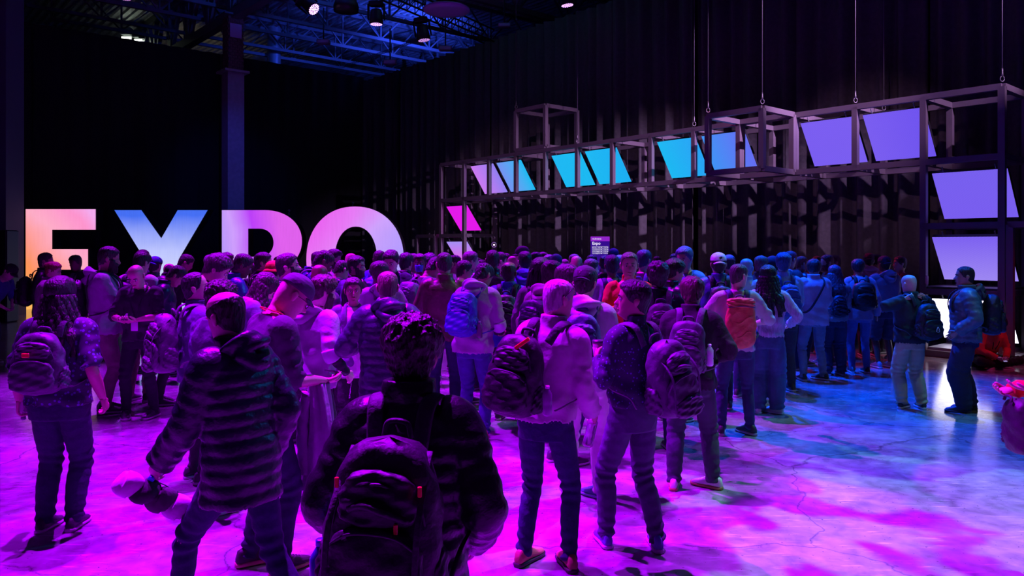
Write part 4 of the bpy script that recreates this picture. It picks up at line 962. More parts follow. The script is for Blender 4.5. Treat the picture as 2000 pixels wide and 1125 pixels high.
def backpack(P, label, col=(.04, .04, .05), kind='round', w=.30, h=.46, d=.19, dy=0.0, dz=0.0, trim=None, fabm=None, straps=True, roll=0.0, dx=0.0, strapc=None, front=False, bottle=None):
    """a rucksack on somebody's back: body, lid or pockets, zips, handle, straps"""
    m = fabm or mat('pack_nylon', dk(col, .8), .55, 0, .4, 25, .12); lod = P.lod
    tm = mat('pack_trim', trim or tuple(c * .5 for c in col), .5); sm = mat('webbing', strapc or tuple(c * .6 for c in col), .7, 0, .3, 60)
    sg = 1 if front else -1
    back = -(.118 * (1 + (P.fat - 1) * .7) + P.infl + .012) - dy
    cz = 1.185 + dz
    bx = held(P, P.b1((dx, back - .1, cz - h / 2))); root = empty('backpack', bx, P.fa); tagp(root, label, 'backpack', 'backpacks carried by the crowd')
    k = P.k; c, s = math.cos(P.fa), math.sin(P.fa)
    inv = lambda V: (lambda W_: np.stack([W_[:, 0] * c + W_[:, 1] * s, -W_[:, 0] * s + W_[:, 1] * c, W_[:, 2]], 1))(V - bx)
    def tow(V):
        V = V * k; return np.stack([V[:, 0] * c - V[:, 1] * s + P.loc[0], V[:, 0] * s + V[:, 1] * c + P.loc[1], V[:, 2] + P.root.location.z], 1)
    A_ = -P.lean; ro = math.radians(roll)
    def place(V):     # pack frame: x right, y towards the back surface outward(-), z up; origin at centre of the back panel
        V = np.asarray(V, float); sh = V.shape; V = V.reshape(-1, 3)
        x = V[:, 0] * math.cos(ro) + V[:, 2] * math.sin(ro); z = -V[:, 0] * math.sin(ro) + V[:, 2] * math.cos(ro)
        D = np.stack([x + dx, V[:, 1] + back, z + cz], 1) - np.array([0, 0, .95]); y2 = D[:, 1] * math.cos(A_) - D[:, 2] * math.sin(A_); z2 = D[:, 1] * math.sin(A_) + D[:, 2] * math.cos(A_)
        return inv(tow(np.stack([D[:, 0], y2, z2 + .95], 1))).reshape(sh)
    S = (16, 24, 40)[lod]; n = (12, 20, 34)[lod]
    def pod(x0, y0, z0, ww, dd, hh, taper=.72, p=2.8, flat=.25, nz=.004):
        zz = np.linspace(-1, 1, n); t = np.linspace(0, 2 * np.pi, S, endpoint=False); cc, ss = np.cos(t), np.sin(t); r = (np.abs(cc) ** p + np.abs(ss) ** p) ** (-1 / p); G = np.zeros((n, S, 3)); f = R.uniform(0, 6)
        for i, u in enumerate(zz):
            e = (1 - abs(u) ** 4.5) ** (1 / 2.6) if abs(u) < 1 else .02
            wt = 1 - (1 - taper) * sstep((u + .1) / 1.1)
            wr_ = nz * (np.sin(t * 3 + u * 9 + f) + .6 * np.sin(t * 7 - u * 14 + f))
            G[i, :, 0] = cc * r * (ww / 2 * e * wt + wr_); G[i, :, 1] = -dd / 2 + ss * r * (dd / 2 * (.25 + .75 * e) * (1 - .18 * u) + wr_); G[i, :, 2] = u * hh / 2
        return G + np.array([x0, y0, z0])
    def put(G, name, mm, parent=root, caps=True, closed=True):
        b = MB(); b.grid(place(G), caps, closed); return b.build(name, mm, parent)
    def putt(path, rad, name, mm, parent=root, nr=20, S_=8, place_=True, ref=(0, 1, 0)):
        b = MB(); g = tube_grid(path, rad, nr, S_, None, ref); b.grid(place(g) if place_ else g); return b.build(name, mm, parent)
    taper = {'round': .78, 'box': .93, 'roll': .86, 'tall': .80}[kind]
    put(pod(0, 0, 0, w, d, h, taper, 3.2 if kind == 'box' else 2.7), 'pack_body', m)
    if kind in ('round', 'tall', 'box'):
        pk = put(pod(0, -d * .80, -h * .17, w * .84, d * .42, h * .52, .9, 3.0), 'front_pocket', m)
        putt([(-w * .36, -d * 1.10, -h * .01), (-w * .2, -d * 1.2, h * .06), (0, -d * 1.22, h * .075), (w * .2, -d * 1.2, h * .06), (w * .36, -d * 1.10, -h * .01)], .005, 'zipper', tm, pk)
        p2 = put(pod(0, -d * .72, h * .22, w * .66, d * .38, h * .28, .8, 2.8), 'upper_pocket', m)
        putt([(-w * .26, -d * .96, h * .24), (0, -d * 1.08, h * .30), (w * .26, -d * .96, h * .24)], .005, 'zipper', tm, p2)
        for s_ in (-1, 1): put(pod(s_ * w * .47, -d * .15, -h * .22, w * .16, d * .6, h * .36, 1, 2.6), 'side_pocket', m)
        putt([(-w * .44, -d * .5, -h * .33), (-w * .34, -d * .9, h * .2), (0, -d * .6, h * .46), (w * .34, -d * .9, h * .2), (w * .44, -d * .5, -h * .33)], .0045, 'main_zipper', tm)
    if kind == 'tall':
        p3 = put(pod(0, -d * 1.02, -h * .32, w * .70, d * .34, h * .26, .95, 3), 'lower_pocket', m); putt([(-w * .3, -d * 1.26, -h * .26), (0, -d * 1.36, -h * .215), (w * .3, -d * 1.26, -h * .26)], .005, 'zipper', tm, p3)
        for s_ in (-1, 1): putt([(s_ * w * .33, -d * .4, h * .43), (s_ * w * .36, -d * 1.12, h * .12), (s_ * w * .36, -d * 1.16, -h * .30)], [(.010, .003)] * 3, 'compression_strap', sm)
        putt([(-w * .22, -d * 1.05, h * .17), (-w * .08, -d * 1.16, h * .20), (w * .1, -d * 1.16, h * .17), (w * .26, -d * 1.04, h * .13)], .012, 'rolled_flap', m)
    if kind == 'roll':
        put(pod(0, -d * .25, h * .43, w * .92, d * .75, h * .20, 1, 2.4), 'lid', m)
        putt([(-w * .44, -d * .8, h * .33), (0, -d * 1.06, h * .37), (w * .44, -d * .8, h * .33)], .006, 'zipper', tm)
        for z_ in (.12, -.16): putt([(-w * .46, -d * .7, h * z_), (-w * .1, -d * 1.03, h * (z_ - .1)), (w * .2, -d * 1.03, h * (z_ + .02)), (w * .47, -d * .7, h * (z_ - .03))], .006, 'seam', m)
    putt([(-.045, -d * .1, h * .47), (-.03, -d * .15, h * .55), (.03, -d * .15, h * .55), (.045, -d * .1, h * .47)], .009, 'grab_handle', sm)
    if bottle: pass
    if straps:
        for s_ in (-1, 1):
            yb = back; f_ = .118 + P.infl + .018
            pts = np.array([(s_ * .075 + dx * .5, yb + .01, cz + h * .40), (s_ * .088, yb * .75, 1.455 + P.infl * .9), (s_ * .105, -.01, 1.475 + P.infl), (s_ * .112, f_ * .80, 1.415 + P.infl * .4), (s_ * .118, f_ + .004, 1.30), (s_ * .142, f_ * .80, 1.18), (s_ * (.180 + P.infl), f_ * .15, 1.08), (s_ * (.172 + P.infl), yb * .95, 1.04), (s_ * w * .42, yb - .01, cz - h * .38)])
            pts = P.bend(pts); 
            g = tube_grid(pts, [(.028, .007)] * 5 + [(.024, .006)] + [(.013, .004)] * 3, (20, 30, 44)[lod], 8, None, (0, 1, 0))
            sh = g.shape; g2 = inv(tow(g.reshape(-1, 3))).reshape(sh); b = MB(); b.grid(g2); b.build('shoulder_strap', sm, root)
    return root
# ------------------------------------------------------------------ colours
WHT = (.62, .60, .62); LGR = (.42, .41, .44); GRY = (.22, .22, .24); DGR = (.07, .07, .08); BLKc = (.025, .025, .03); NVY = (.03, .04, .10); DEN = (.06, .09, .20); LDEN = (.20, .27, .40); RED = (.75, .04, .04); PNK = (.7, .25, .35)
OLV = (.42, .42, .24); BRN = (.20, .10, .05); TAN = (.45, .33, .22); TEA = (.05, .20, .22); BLUc = (.05, .10, .35)
LSK = (.58, .38, .30); MSK = (.42, .25, .18); DSK = (.17, .09, .06); PSK = (.66, .47, .38)
KH = (.35, .30, .24)
def small_bottle(P, side, label, body=(.5, .5, .6), h=.2, r=.032, capc=(.1, .1, .5), tilt=(0, 0), pt=None, glass=True):
    p = held(P, P.grips[side] if pt is None else pt); off_ = np.array(Matrix.Rotation(tilt[1], 3, 'Y') @ Matrix.Rotation(tilt[0], 3, 'X') @ Vector((0, 0, h * .80))); e = empty('water_bottle', p - off_); tagp(e, label, 'bottle'); e.rotation_euler = (tilt[0], tilt[1], 0)
    m = bpy.data.materials.new('clear_plastic'); nt, b = nodes(m); b.inputs['Base Color'].default_value = (*body, 1); b.inputs['Roughness'].default_value = .12
    if glass: b.inputs['Transmission Weight'].default_value = .8
    MB().lathe([(r * .7, 0), (r, .01), (r, h * .3), (r * .93, h * .36), (r, h * .42), (r, h * .74), (r * .5, h * .88), (r * .42, h * .9), (r * .42, h * .94)], (0, 0, 0), 20).build('bottle_body', m, e)
    MB().lathe([(r * .48, h * .92), (r * .48, h), (r * .4, h * 1.01)], (0, 0, 0), 16).build('cap', plastic(capc), e)
    return e
def phone(P, pt, label, rz=0.0, rx=-.5, glow=None):
    p = held(P, pt); e = empty('phone', p, P.fa + rz); tagp(e, label, 'phone'); e.rotation_euler = (rx, 0, P.fa + rz)
    MB().box((0, 0, 0), (.074, .15, .009), None, .002).build('case', plastic((.03, .03, .04)), e, False)
    MB().box((0, 0, .0052), (.066, .14, .001)).build('screen', emis('phone_screen', glow, .6) if glow else plastic((.02, .02, .03)), e, False)
    return e

# ================================================================== the nearest people
walk_feet = ((-.13, .42, 4), (.12, -.30, -4))
# man in puffer jacket and rucksack, right in front
p = person('dark haired man in a black puffer jacket seen from behind, nearest the camera', 805, 612, 2.62, 6, BLKc, (.05, .04, .05), MSK, 'curly', (.03, .02, .02), 'puffer', shell((.035, .03, .045)),
           arms=(((.22, .13, .99), (.55, -1, 0), (-1, 0, 0), .3), ((.21, .16, .97), (.6, -1, 0), (-1, 0, 0), .3)), fat=1.0, collar=True, hem=.76, look=(-6, 8), lean=4)
backpack(p, 'big black rucksack with red zip pulls on the nearest man', (.045, .04, .055), 'tall', .37, .60, .22, 0, -.07, trim=(.02, .02, .025), roll=3, dx=-.01)
b_ = small_bottle(p, 0, 'bottle with a blue lid in the left side pocket of the nearest rucksack', (.05, .06, .35), .21, .034, (.08, .1, .8), pt=p.b1((-.215, -.26, 1.05)), glass=False)
for q, (x_, z_) in enumerate([(-.12, 1.30), (.13, 1.28), (.06, 1.17), (.14, .93), (-.17, .98)]):
    c_ = held(p, p.b1((x_, -.41, z_))); o = MB().box((0, 0, 0), (.012, .01, .03), None, .002).build('zip_pull', plastic((.8, .06, .04)), None, False); o.location = c_
    tagp(o, ['red zip pull at the upper left of the nearest rucksack', 'red zip pull at the upper right of the nearest rucksack', 'red zip pull in the middle of the nearest rucksack', 'red zip pull low on the right of the nearest rucksack', 'red zip pull low on the left of the nearest rucksack'][q], 'zip pull')
# balding man walking left in puffer coat
p = person('balding man in a long dark puffer coat striding left past the crowd', 441, 568, 3.75, -62, BLKc, (.04, .10, .16), LSK, 'fringe', (.03, .02, .02), 'puffer', shell((.03, .04, .07)),
           arms=(((.22, .30, .95), (.3, -1, 0), (-1, 0, 0), .8), ((.19, .00, .92), (.2, -1, 0), (-1, 0, 0), .5)), feet=((-.10, .40, 2), (.11, -.34, -6)), hood=True, hem=.74, lean=7, fat=.9, look=(6, 6))
small_bottle(p, 0, 'clear bottle with blue cap carried by the striding man', (.3, .35, .6), .22, .033, (.05, .1, .9), (1.9, .3))
g_ = held(p, p.grips[0]); e = empty('rolled_blanket', g_ + np.array([.0, -.02, -.10])); tagp(e, 'rolled pale and dark striped blanket hanging from the striding man’s hand'.replace('’', ''), 'blanket')
e.rotation_euler = (0.1, -1.0, .3)
for q, (c_, z_) in enumerate([((.6, .55, .58), .13), ((.06, .06, .07), .045), ((.12, .12, .12), -.04), ((.55, .5, .55), -.12)]):
    MB().tube([(0, 0, z_ - .05), (.006, 0, z_ - .02), (-.004, .004, z_ + .02), (0, 0, z_ + .05)], [(.045, .04), (.062, .058), (.06, .06), (.045, .04)], 14, 20, lambda l, t, th: .004 * np.sin(th * 3 + q * 2 + l * 40)).build('blanket_roll', cloth(c_), e)
MB().tube([(0, 0, .0), (.064, 0, .02), (.064, 0, -.09)], .003, 8, 6).build('cord', cloth((.1, .6, .15)), e)
# man in flat cap, lanyard
p = person('man in a flat cap and dark tee with an orange lanyard, head bowed', 573, 543, 4.75, 48, (.13, .10, .16), DEN, LSK, None, (.05, .03, .03), 'tee', None, denim((.05, .06, .15)),
           arms=('bent', ((.14, .30, 1.12), (.5, -.6, -1), (-.3, 0, 1), .5)), look=(8, 34), lean=7, hat='flat', hat_c=(.14, .13, .18), lanyard=(1.0, .30, .05), glasses=True, shoe_c=(.05, .04, .05), sole_c=(.8, .35, .3), feet=((-.12, -.03, 8), (.12, .06, -14)), hem=.82)
phone(p, p.grips[1] + np.array([0, .01, .03]), 'phone in the hand of the man in the flat cap', .3, -.3)
# jacket hanging over his arm
c_ = held(p, p.b1((.13, .27, 1.06))); e = empty('grey_jacket', (c_[0], c_[1], c_[2] - .62), p.fa); tagp(e, 'light grey jacket draped over the arm of the man in the flat cap', 'jacket')
G = np.zeros((34, 40, 3)); t = np.linspace(0, 2 * np.pi, 40, endpoint=False)
for i in range(34):
    u = i / 33; wv = .012 * np.sin(t * 5 + u * 2) + .010 * np.sin(t * 9 - u * 3); rx = .05 + .08 * math.sin(min(1, (1 - u) * 1.3) * 1.5) + .02 * (1 - u); ry = .055 + .025 * (1 - u)
    G[i, :, 0] = np.cos(t) * (rx + wv) + .03 * math.sin(u * 3); G[i, :, 1] = np.sin(t) * (ry + wv * .7); G[i, :, 2] = u * .66
b = MB(); b.grid(G); b.build('draped_cloth', cloth((.36, .34, .40)), e)
b = MB(); b.tube([(-.03, -.06, .60), (-.06, -.075, .40), (-.05, -.07, .10)], [(.05, .025), (.055, .03), (.05, .025)], 18, 14, lambda l, t, th: .004 * np.sin(l * 60 + th)); b.build('sleeve', cloth((.36, .34, .40)), e)
# grey hoodie man, beard
p = person('bearded man in a short sleeved grey hooded top over black sleeves, facing right', 632, 537, 6.3, 40, LGR, DGR, PSK, 'thick', (.05, .025, .02), 'hoodie', cloth((.40, .39, .44)), arms=(((.2, .25, 1.05), (.5, -.8, -.5), (-1, 0, 0), .5), ((.25, .16, .97), (.5, -1, 0), (-1, 0, 0), .5)),
           beard=.014, hood=True, look=(16, 8), cuff=.50, under=(.02, .02, .03), lean=6, fat=1.08)
# front facing man in blazer
p = person('man in a purple blazer and white tee facing the camera with one hand raised', 690, 541, 7.3, 172, (.20, .12, .30), DGR, MSK, 'short', (.03, .02, .02), 'blazer', None, None, arms=(((.10, .30, 1.22), (.6, -.4, -1), (-.7, 0, .6), .5), 'relax'), over=(.62, .55, .6), lanyard=(.08, .06, .08), badge=True, look=(-6, 4))
# bald man in shiny puffer
p = person('bald man in a shiny hooded puffer jacket with his back turned, left of centre', 757, 530, 6.05, -14, (.06, .06, .14), DGR, LSK, 'buzz', (.2, .12, .1), 'puffer', shell((.075, .07, .16)), arms=(((.25, .30, 1.16), (.9, -.3, -1), (-.5, -.2, .9), .5), ((.24, .22, 1.1), (.9, -.3, -1), (-.5, -.2, .9), .5)), hood=True, fat=1.08, lean=3, look=(4, 8))
# brown leather jacket
p = person('short haired man in a brown leather jacket with his back to us', 868, 493, 8.6, -6, BRN, DEN, LSK, 'buzz', (.06, .05, .04), 'leather', leather((.20, .12, .075)), arms=(((.2, .28, 1.12), (.7, -.6, -1), (-.3, 0, 1), .5), 'bent'), fat=1.12, look=(-4, 12), hem=.84, shoe_c=(.3, .1, .08))
# blue backpack man
p = person('man in a grey short sleeved hooded top leaning forward under a blue backpack', 945, 517, 8.1, 22, LGR, DEN, MSK, 'short', (.02, .02, .02), 'hoodie', cloth((.36, .35, .40)), denim((.06, .12, .32)), arms=('bent', 'bent'), lean=12, hood=True, look=(16, 24), cuff=.50, under=(.02, .02, .03), fat=1.06, shoe_c=(.6, .2, .14), sole_c=(.75, .5, .45), feet=((-.14, .12, 10), (.16, -.08, -30)), baggy=1.05)
backpack(p, 'royal blue backpack on the man in the grey hooded top', (.03, .06, .42), 'box', .30, .45, .17, dx=-.03)
small_bottle(p, 0, 'small dark flask in the side pocket of the royal blue backpack', (.1, .1, .12), .17, .03, (.3, .3, .35), pt=p.b1((.155, -.22, 1.10)), glass=False)
# grey haired man in light jacket
p = person('grey haired man in a pale blouson jacket with sunglasses pushed up on his head', 1091, 545, 4.72, 28, (.42, .38, .42), DEN, LSK, 'buzz', (.45, .42, .42), 'jacket', cloth((.45, .40, .44)), denim((.03, .05, .16)), arms=('bent', ((.235, .20, .94), (.2, -1, 0), (-1, 0, 0), .7)), fat=.94, roll=5, look=(24, 6), collar=True, glasses='up',
           shoe_c=(.42, .40, .10), sole_c=(.05, .04, .04), feet=((-.13, -.02, 6), (.15, .04, -40)), hem=.90, lean=4)
backpack(p, 'black slouching rucksack with a red tag on the grey haired man', (.035, .03, .05), 'round', .34, .49, .21, dx=-.07, dz=0.0, roll=8)
c_ = held(p, p.b1((-.02, -.37, 1.38))); o = MB().box((0, 0, 0), (.11, .012, .022), rotm(0, 0, -.6), .003).build('luggage_tag', plastic((.9, .1, .03)), None, False); o.location = c_; o.rotation_euler = (0, 0, p.fa); tagp(o, 'bright red strap tag on the black slouching rucksack', 'tag')
small_bottle(p, 0, 'small bottle with a white lid in the side pocket of the black rucksack', (.25, .1, .3), .17, .028, (.9, .75, .85), pt=p.b1((.13, -.28, 1.12)), glass=False)
small_bottle(p, 1, 'clear bottle swinging in the hand of the grey haired man', (.6, .55, .65), .22, .033, (.8, .8, .85), (-.5, .3))
# capped man with teal rucksack
p = person('man in a dark cap and pale hooded top behind the grey haired man', 1143, 516, 5.95, 8, LGR, (.62, .58, .58), LSK, 'short', (.03, .02, .02), 'hoodie', cloth((.42, .46, .46)), cloth((.62, .58, .60)), arms=('bent', 'bent'), hat='backcap', hat_c=(.06, .05, .08), hood=True, look=(14, 10), shoe_c=(.08, .22, .28), sole_c=(.2, .4, .45), baggy=1.25, feet=((-.12, 0, 0), (.13, .05, -50)))
backpack(p, 'teal and violet rucksack on the capped man in the pale top', (.06, .17, .22), 'round', .30, .50, .17)
# patterned shirt man with coffee
p = person('man in a navy patterned shirt holding a coffee cup, seen in profile facing left', 1236, 545, 4.95, -38, NVY, (.10, .12, .20), MSK, 'slick', (.015, .012, .015), 'shirt', dotted((.02, .02, .06), (.12, .07, .42), 42, .22), cloth((.10, .12, .19)),
           arms=(((.13, .20, 1.24), (.7, -.6, -1), (-1, .1, .2), .7), 'down'), look=(-46, -4), collar=True, shoe_c=(.12, .10, .42), sole_c=(.55, .5, .6), feet=((-.10, .16, 30), (.12, -.10, 40)), baggy=1.1, hem=.95)
backpack(p, 'grey violet rucksack of the man in the patterned shirt', (.14, .11, .19), 'tall', .33, .50, .21, dx=.06, roll=-10, dz=-.03)
c_ = held(p, p.grips[0]); e = empty('coffee_cup', c_ + np.array([0, .01, -.055])); tagp(e, 'paper coffee cup with dark lid held by the man in the patterned shirt', 'cup')
MB().lathe([(.027, 0), (.029, .004), (.040, .118), (.038, .12)], (0, 0, 0), 24).build('paper_cup', mat('paper_cup', (.30, .12, .22), .6), e)
MB().lathe([(.0335, .03), (.039, .085), (.0385, .086)], (0, 0, 0), 24).build('cup_sleeve', mat('card_sleeve', (.62, .5, .6), .8), e)
MB().lathe([(.042, .117), (.043, .124), (.038, .136), (.034, .134), (.004, .132)], (0, 0, 0), 24).build('lid', plastic((.05, .04, .06)), e)
o = MB(); t = np.linspace(0, 2 * np.pi, 20); a0_ = p.b1((0, 0, 0)); w_ = held(p, p.grips[0]) 
# dark sweater man, white trainers
p = person('brown haired man in a black pullover and dark teal trousers with white trainers', 1352, 541, 6.3, 14, BLKc, (.06, .12, .12), MSK, 'thick', (.07, .03, .03), 'hoodie', cloth((.03, .025, .035)), cloth((.07, .12, .12)), arms=('bent', ((.22, .24, 1.08), (.9, -.8, -.6), (-.3, 0, 1), .5)), look=(8, 16), collar=True, shoe_c=(.75, .74, .72), sole_c=(.42, .28, .08), feet=((-.14, -.06, 0), (.18, .03, -62)), baggy=1.18, fat=1.05, lean=3)
backpack(p, 'purple grey pack with a white bottle on the man in the black pullover', (.16, .12, .21), 'box', .29, .46, .17, dx=-.03, roll=3)
small_bottle(p, 0, 'white bottle in the side pocket of the purple grey pack', (.7, .75, .8), .17, .03, (.8, .85, .9), pt=p.b1((.15, -.22, 1.19)), glass=False)
# orange backpack
p = person('close cropped person in a pale grey tee wearing the coral orange backpack', 1443, 515, 8.0, 6, LGR, DEN, PSK, 'buzz', (.07, .08, .07), 'tee', cloth((.52, .52, .50)), denim((.08, .10, .24)), arms=(((.24, .30, 1.13), (1, -.4, -.8), (-.5, 0, .8), .5), ((.24, .28, 1.12), (1, -.4, -.8), (-.5, 0, .8), .5)), look=(48, 6), shoe_c=(.05, .06, .05), sole_c=(.6, .5, .5), feet=((-.16, -.02, 6), (.14, .02, -30)))
backpack(p, 'coral orange and yellow roll top backpack with blue straps', (.90, .22, .10), 'roll', .30, .50, .15, strapc=(.05, .07, .22), trim=(.12, .03, .10), dz=-.02)
# long haired woman
p = person('woman with very long straight black hair and a pink ribbed sweater', 1500, 517, 9.0, 16, (.55, .42, .58), LDEN, LSK, 'long', (.008, .006, .008), 'sweater', knit((.50, .40, .55)), denim((.10, .16, .34)), arms=('bent', ((.26, .22, 1.05), (1, -.8, -.4), (-.5, 0, .8), .5)), long_len=.30, wid=1.06, shoe_c=(.7, .7, .66), sole_c=(.6, .6, .55), baggy=1.75, hem=.92, feet=((-.11, 0, 0), (.10, .02, -60)), lod=2)
# pale denim jacket
p = person('man in a pale blue grey jacket and light jeans with a strap across his back', 1590, 508, 11.3, -4, LGR, LDEN, MSK, 'thick', (.02, .02, .03), 'jacket', cloth((.40, .42, .48)), denim((.30, .38, .42)), arms=('bent', 'bent'), look=(30, 28), shoe_c=(.04, .06, .05), sole_c=(.5, .5, .5), fat=1.1, lod=2, feet=((-.15, 0, 6), (.16, .02, -30)))
sb = MB(); g = tube_grid(p.bend([(.12, -.04, 1.50), (.09, -.15, 1.41), (-.04, -.195, 1.20), (-.15, -.17, 1.03), (-.22, .0, .97)]), [(.016, .004)] * 5, 24, 8); sb.grid(g); c_ = held(p, (0, 0, 0)); o = sb.build('sling_strap', mat('webbing', (.02, .02, .03), .7), None, True, None, p.k); o.location = c_; o.rotation_euler = (0, 0, p.fa); tagp(o, 'dark sling strap slanting across the pale jacket', 'strap')
p = person('person with long wavy blue lit hair, loose tee and a slim dark backpack', 1630, 517, 11.7, 4, LGR, NVY, LSK, 'long', (.05, .06, .10), 'tee', cloth((.28, .34, .34)), cloth((.05, .07, .14)), arms=('bent', 'bent'), long_len=.22, baggy=1.5, fat=1.05, lod=2, shoe_c=NVY)
backpack(p, 'slim dark backpack under the long wavy hair', (.03, .04, .09), 'round', .24, .36, .12, dz=-.06)
p = person('tall person in a cap and blue grey hooded jacket and shorts, bare calves', 1727, 498, 12.4, -8, (.16, .20, .30), NVY, DSK, 'short', (.02, .02, .02), 'hoodie', cloth((.17, .22, .33)), cloth((.06, .08, .13)), arms=('bent', 'bent'), hat='backcap', hat_c=(.03, .04, .12), hood=True, shorts=True, fat=1.15, baggy=1.2, lod=2, shoe_c=(.3, .35, .45), sole_c=(.7, .7, .75), hem=.88)
p = person('dark haired man in profile facing left behind the tall capped person', 1757, 500, 13.4, -85, NVY, DGR, MSK, 'short', (.03, .02, .02), 'tee', None, None, arms=('bent', 'bent'), lod=1)
# bald man, hands behind the neck
p = person('bald man in a dark jacket and olive trousers with both hands behind his neck', 1775, 537, 9.3, -12, TEA, OLV, PSK, None, (.1, .1, .1), 'jacket', cloth((.03, .06, .07)), cloth((.48, .47, .26)), arms=(((.15, -.075, 1.45), (1, 0, 0), (-.3, .9, .2), .5, (.37, .03, 1.35)), ((.15, -.075, 1.45), (1, 0, 0), (-.3, .9, .2), .5, (.36, .08, 1.35))), fat=1.08, look=(-4, 6), collar=True, shoe_c=(.03, .04, .04), sole_c=(.65, .65, .68), feet=((-.10, .04, 60), (.14, -.04, 20)), baggy=1.35, lod=2, hem=.86)
backpack(p, 'black rucksack with a small white emblem on the bald man', (.03, .04, .06), 'round', .33, .48, .18, dx=.05, dz=-.02)
c_ = held(p, p.b1((.07, -.40, 1.08))); e = empty('printed_emblem', c_, p.fa); tagp(e, 'small white outlined emblem printed on the rucksack of the bald man', 'emblem'); wm = mat('white_print_ink', (.8, .85, .85), .5)
MB().tube([(-.022, 0, -.02), (.002, 0, .03), (.024, 0, -.02), (0, 0, -.028), (-.022, 0, -.02)], .003, 26, 5).build('outline', wm, e); MB().lathe([(.002, -.003), (.008, 0), (.002, .003)], (0, 0, -.008), 8).build('dot', wm, e)
# man in the blue puffer
p = person('man in a teal blue puffer jacket standing side on at the right', 1884, 520, 9.15, -68, (.1, .2, .25), NVY, MSK, 'buzz', (.03, .03, .03), 'puffer', shell((.16, .26, .30)), cloth((.05, .07, .15)), arms=(((.20, .12, .98), (.6, -1, 0), (-1, 0, 0), .2), 'pocket'), hood=True, fat=1.14, baggy=1.75, shoe_c=(.05, .07, .12), sole_c=(.06, .08, .12), feet=((-.12, .04, 0), (.12, -.06, -4)), lod=2, hem=.84)
backpack(p, 'dark navy rucksack on the man in the teal blue puffer jacket', (.035, .05, .09), 'round', .33, .50, .19, dz=0)
# seated man in red
p = person('man in a red shirt sitting cross legged on the floor at the right', 1952, 640, 12.2, 168, RED, BLKc, LSK, 'short', (.02, .015, .02), 'shirt', cloth((.80, .06, .03)), None, arms=('phone', 'phone'), lean=24, look=(10, 30), seated=True, H=1.75, lod=2, lanyard=(.02, .02, .02), fat=1.08, shoe_c=(.4, .35, .3))
phone(p, p.b1((0, .36, 1.10)), 'phone in the hands of the seated man in red', 0, -.4, (.5, .4, .9))
# someone in red half out of the frame
p = person('gesturing person in a red long sleeved top cut by the right edge', 2105, 640, 4.6, -84, RED, BLKc, LSK, 'short', (.03, .02, .02), 'sweater', cloth((.85, .05, .05)), None, arms=(((.12, .40, 1.24), (.5, -.5, -1), (0, -.2, 1), .3), ((.10, .42, 1.20), (.5, -.5, -1), (-.6, 0, 1), .4)), H=1.62, lean=6)
backpack(p, 'dark purple bag hanging before the person at the right edge', (.06, .02, .07), 'round', .30, .36, .16, dy=-.66, dz=-.20, straps=False)
phone(p, p.b1((-.05, .34, .86)), 'dark tablet held low at the right edge', .2, -.2)
# woman at the left with long curly hair
p = person('woman with long dark curly hair and a grey rucksack, back turned, at the left', 118, 538, 5.3, -2, BLKc, DEN, MSK, 'long', (.02, .012, .015), 'tee', dotted((.02, .02, .05), (.10, .10, .30), 30, .25), denim((.045, .06, .14)), arms=(((.30, .04, .90), (.3, -1, -.1), (-1, 0, 0), .7), ((.30, .0, .92), (.3, -1, -.1), (-1, 0, 0), .7)), fat=1.22, baggy=1.1, long_len=.30, shoe_c=BLKc, hem=.88, cuff=.5, feet=((-.10, 0, 0), (.09, .02, -4)))
backpack(p, 'grey violet rucksack with a small red badge on the woman at the left', (.13, .11, .17), 'round', .34, .42, .17, dz=.02)
c_ = held(p, p.b1((0, -.40, 1.28))); e = MB().box((0, 0, 0), (.05, .01, .03), None, .004).build('woven_badge', plastic((.75, .05, .04)), None, False); e.location = c_; tagp(e, 'small red badge on the grey violet rucksack', 'badge')
small_bottle(p, 0, 'clear water bottle hanging from the left hand of the curly haired woman', (.6, .6, .8), .24, .034, (.2, .2, .3), (math.pi + .1, 0))
# bald man with phone facing us
p = person('bald man in a dark tee with a badge facing the camera, using a phone', 266, 521, 8.7, 176, (.07, .06, .09), BLKc, LSK, None, (.03, .02, .02), 'tee', None, cloth((.03, .03, .05)), arms=('phone', 'phone'), look=(4, 34), lanyard=(.05, .05, .08), badge=True, fat=1.05, lod=2, feet=((-.15, 0, 14), (.15, .02, -20)))
phone(p, p.b1((0, .36, 1.17)), 'phone held by the bald man facing the camera', 0, -.4)

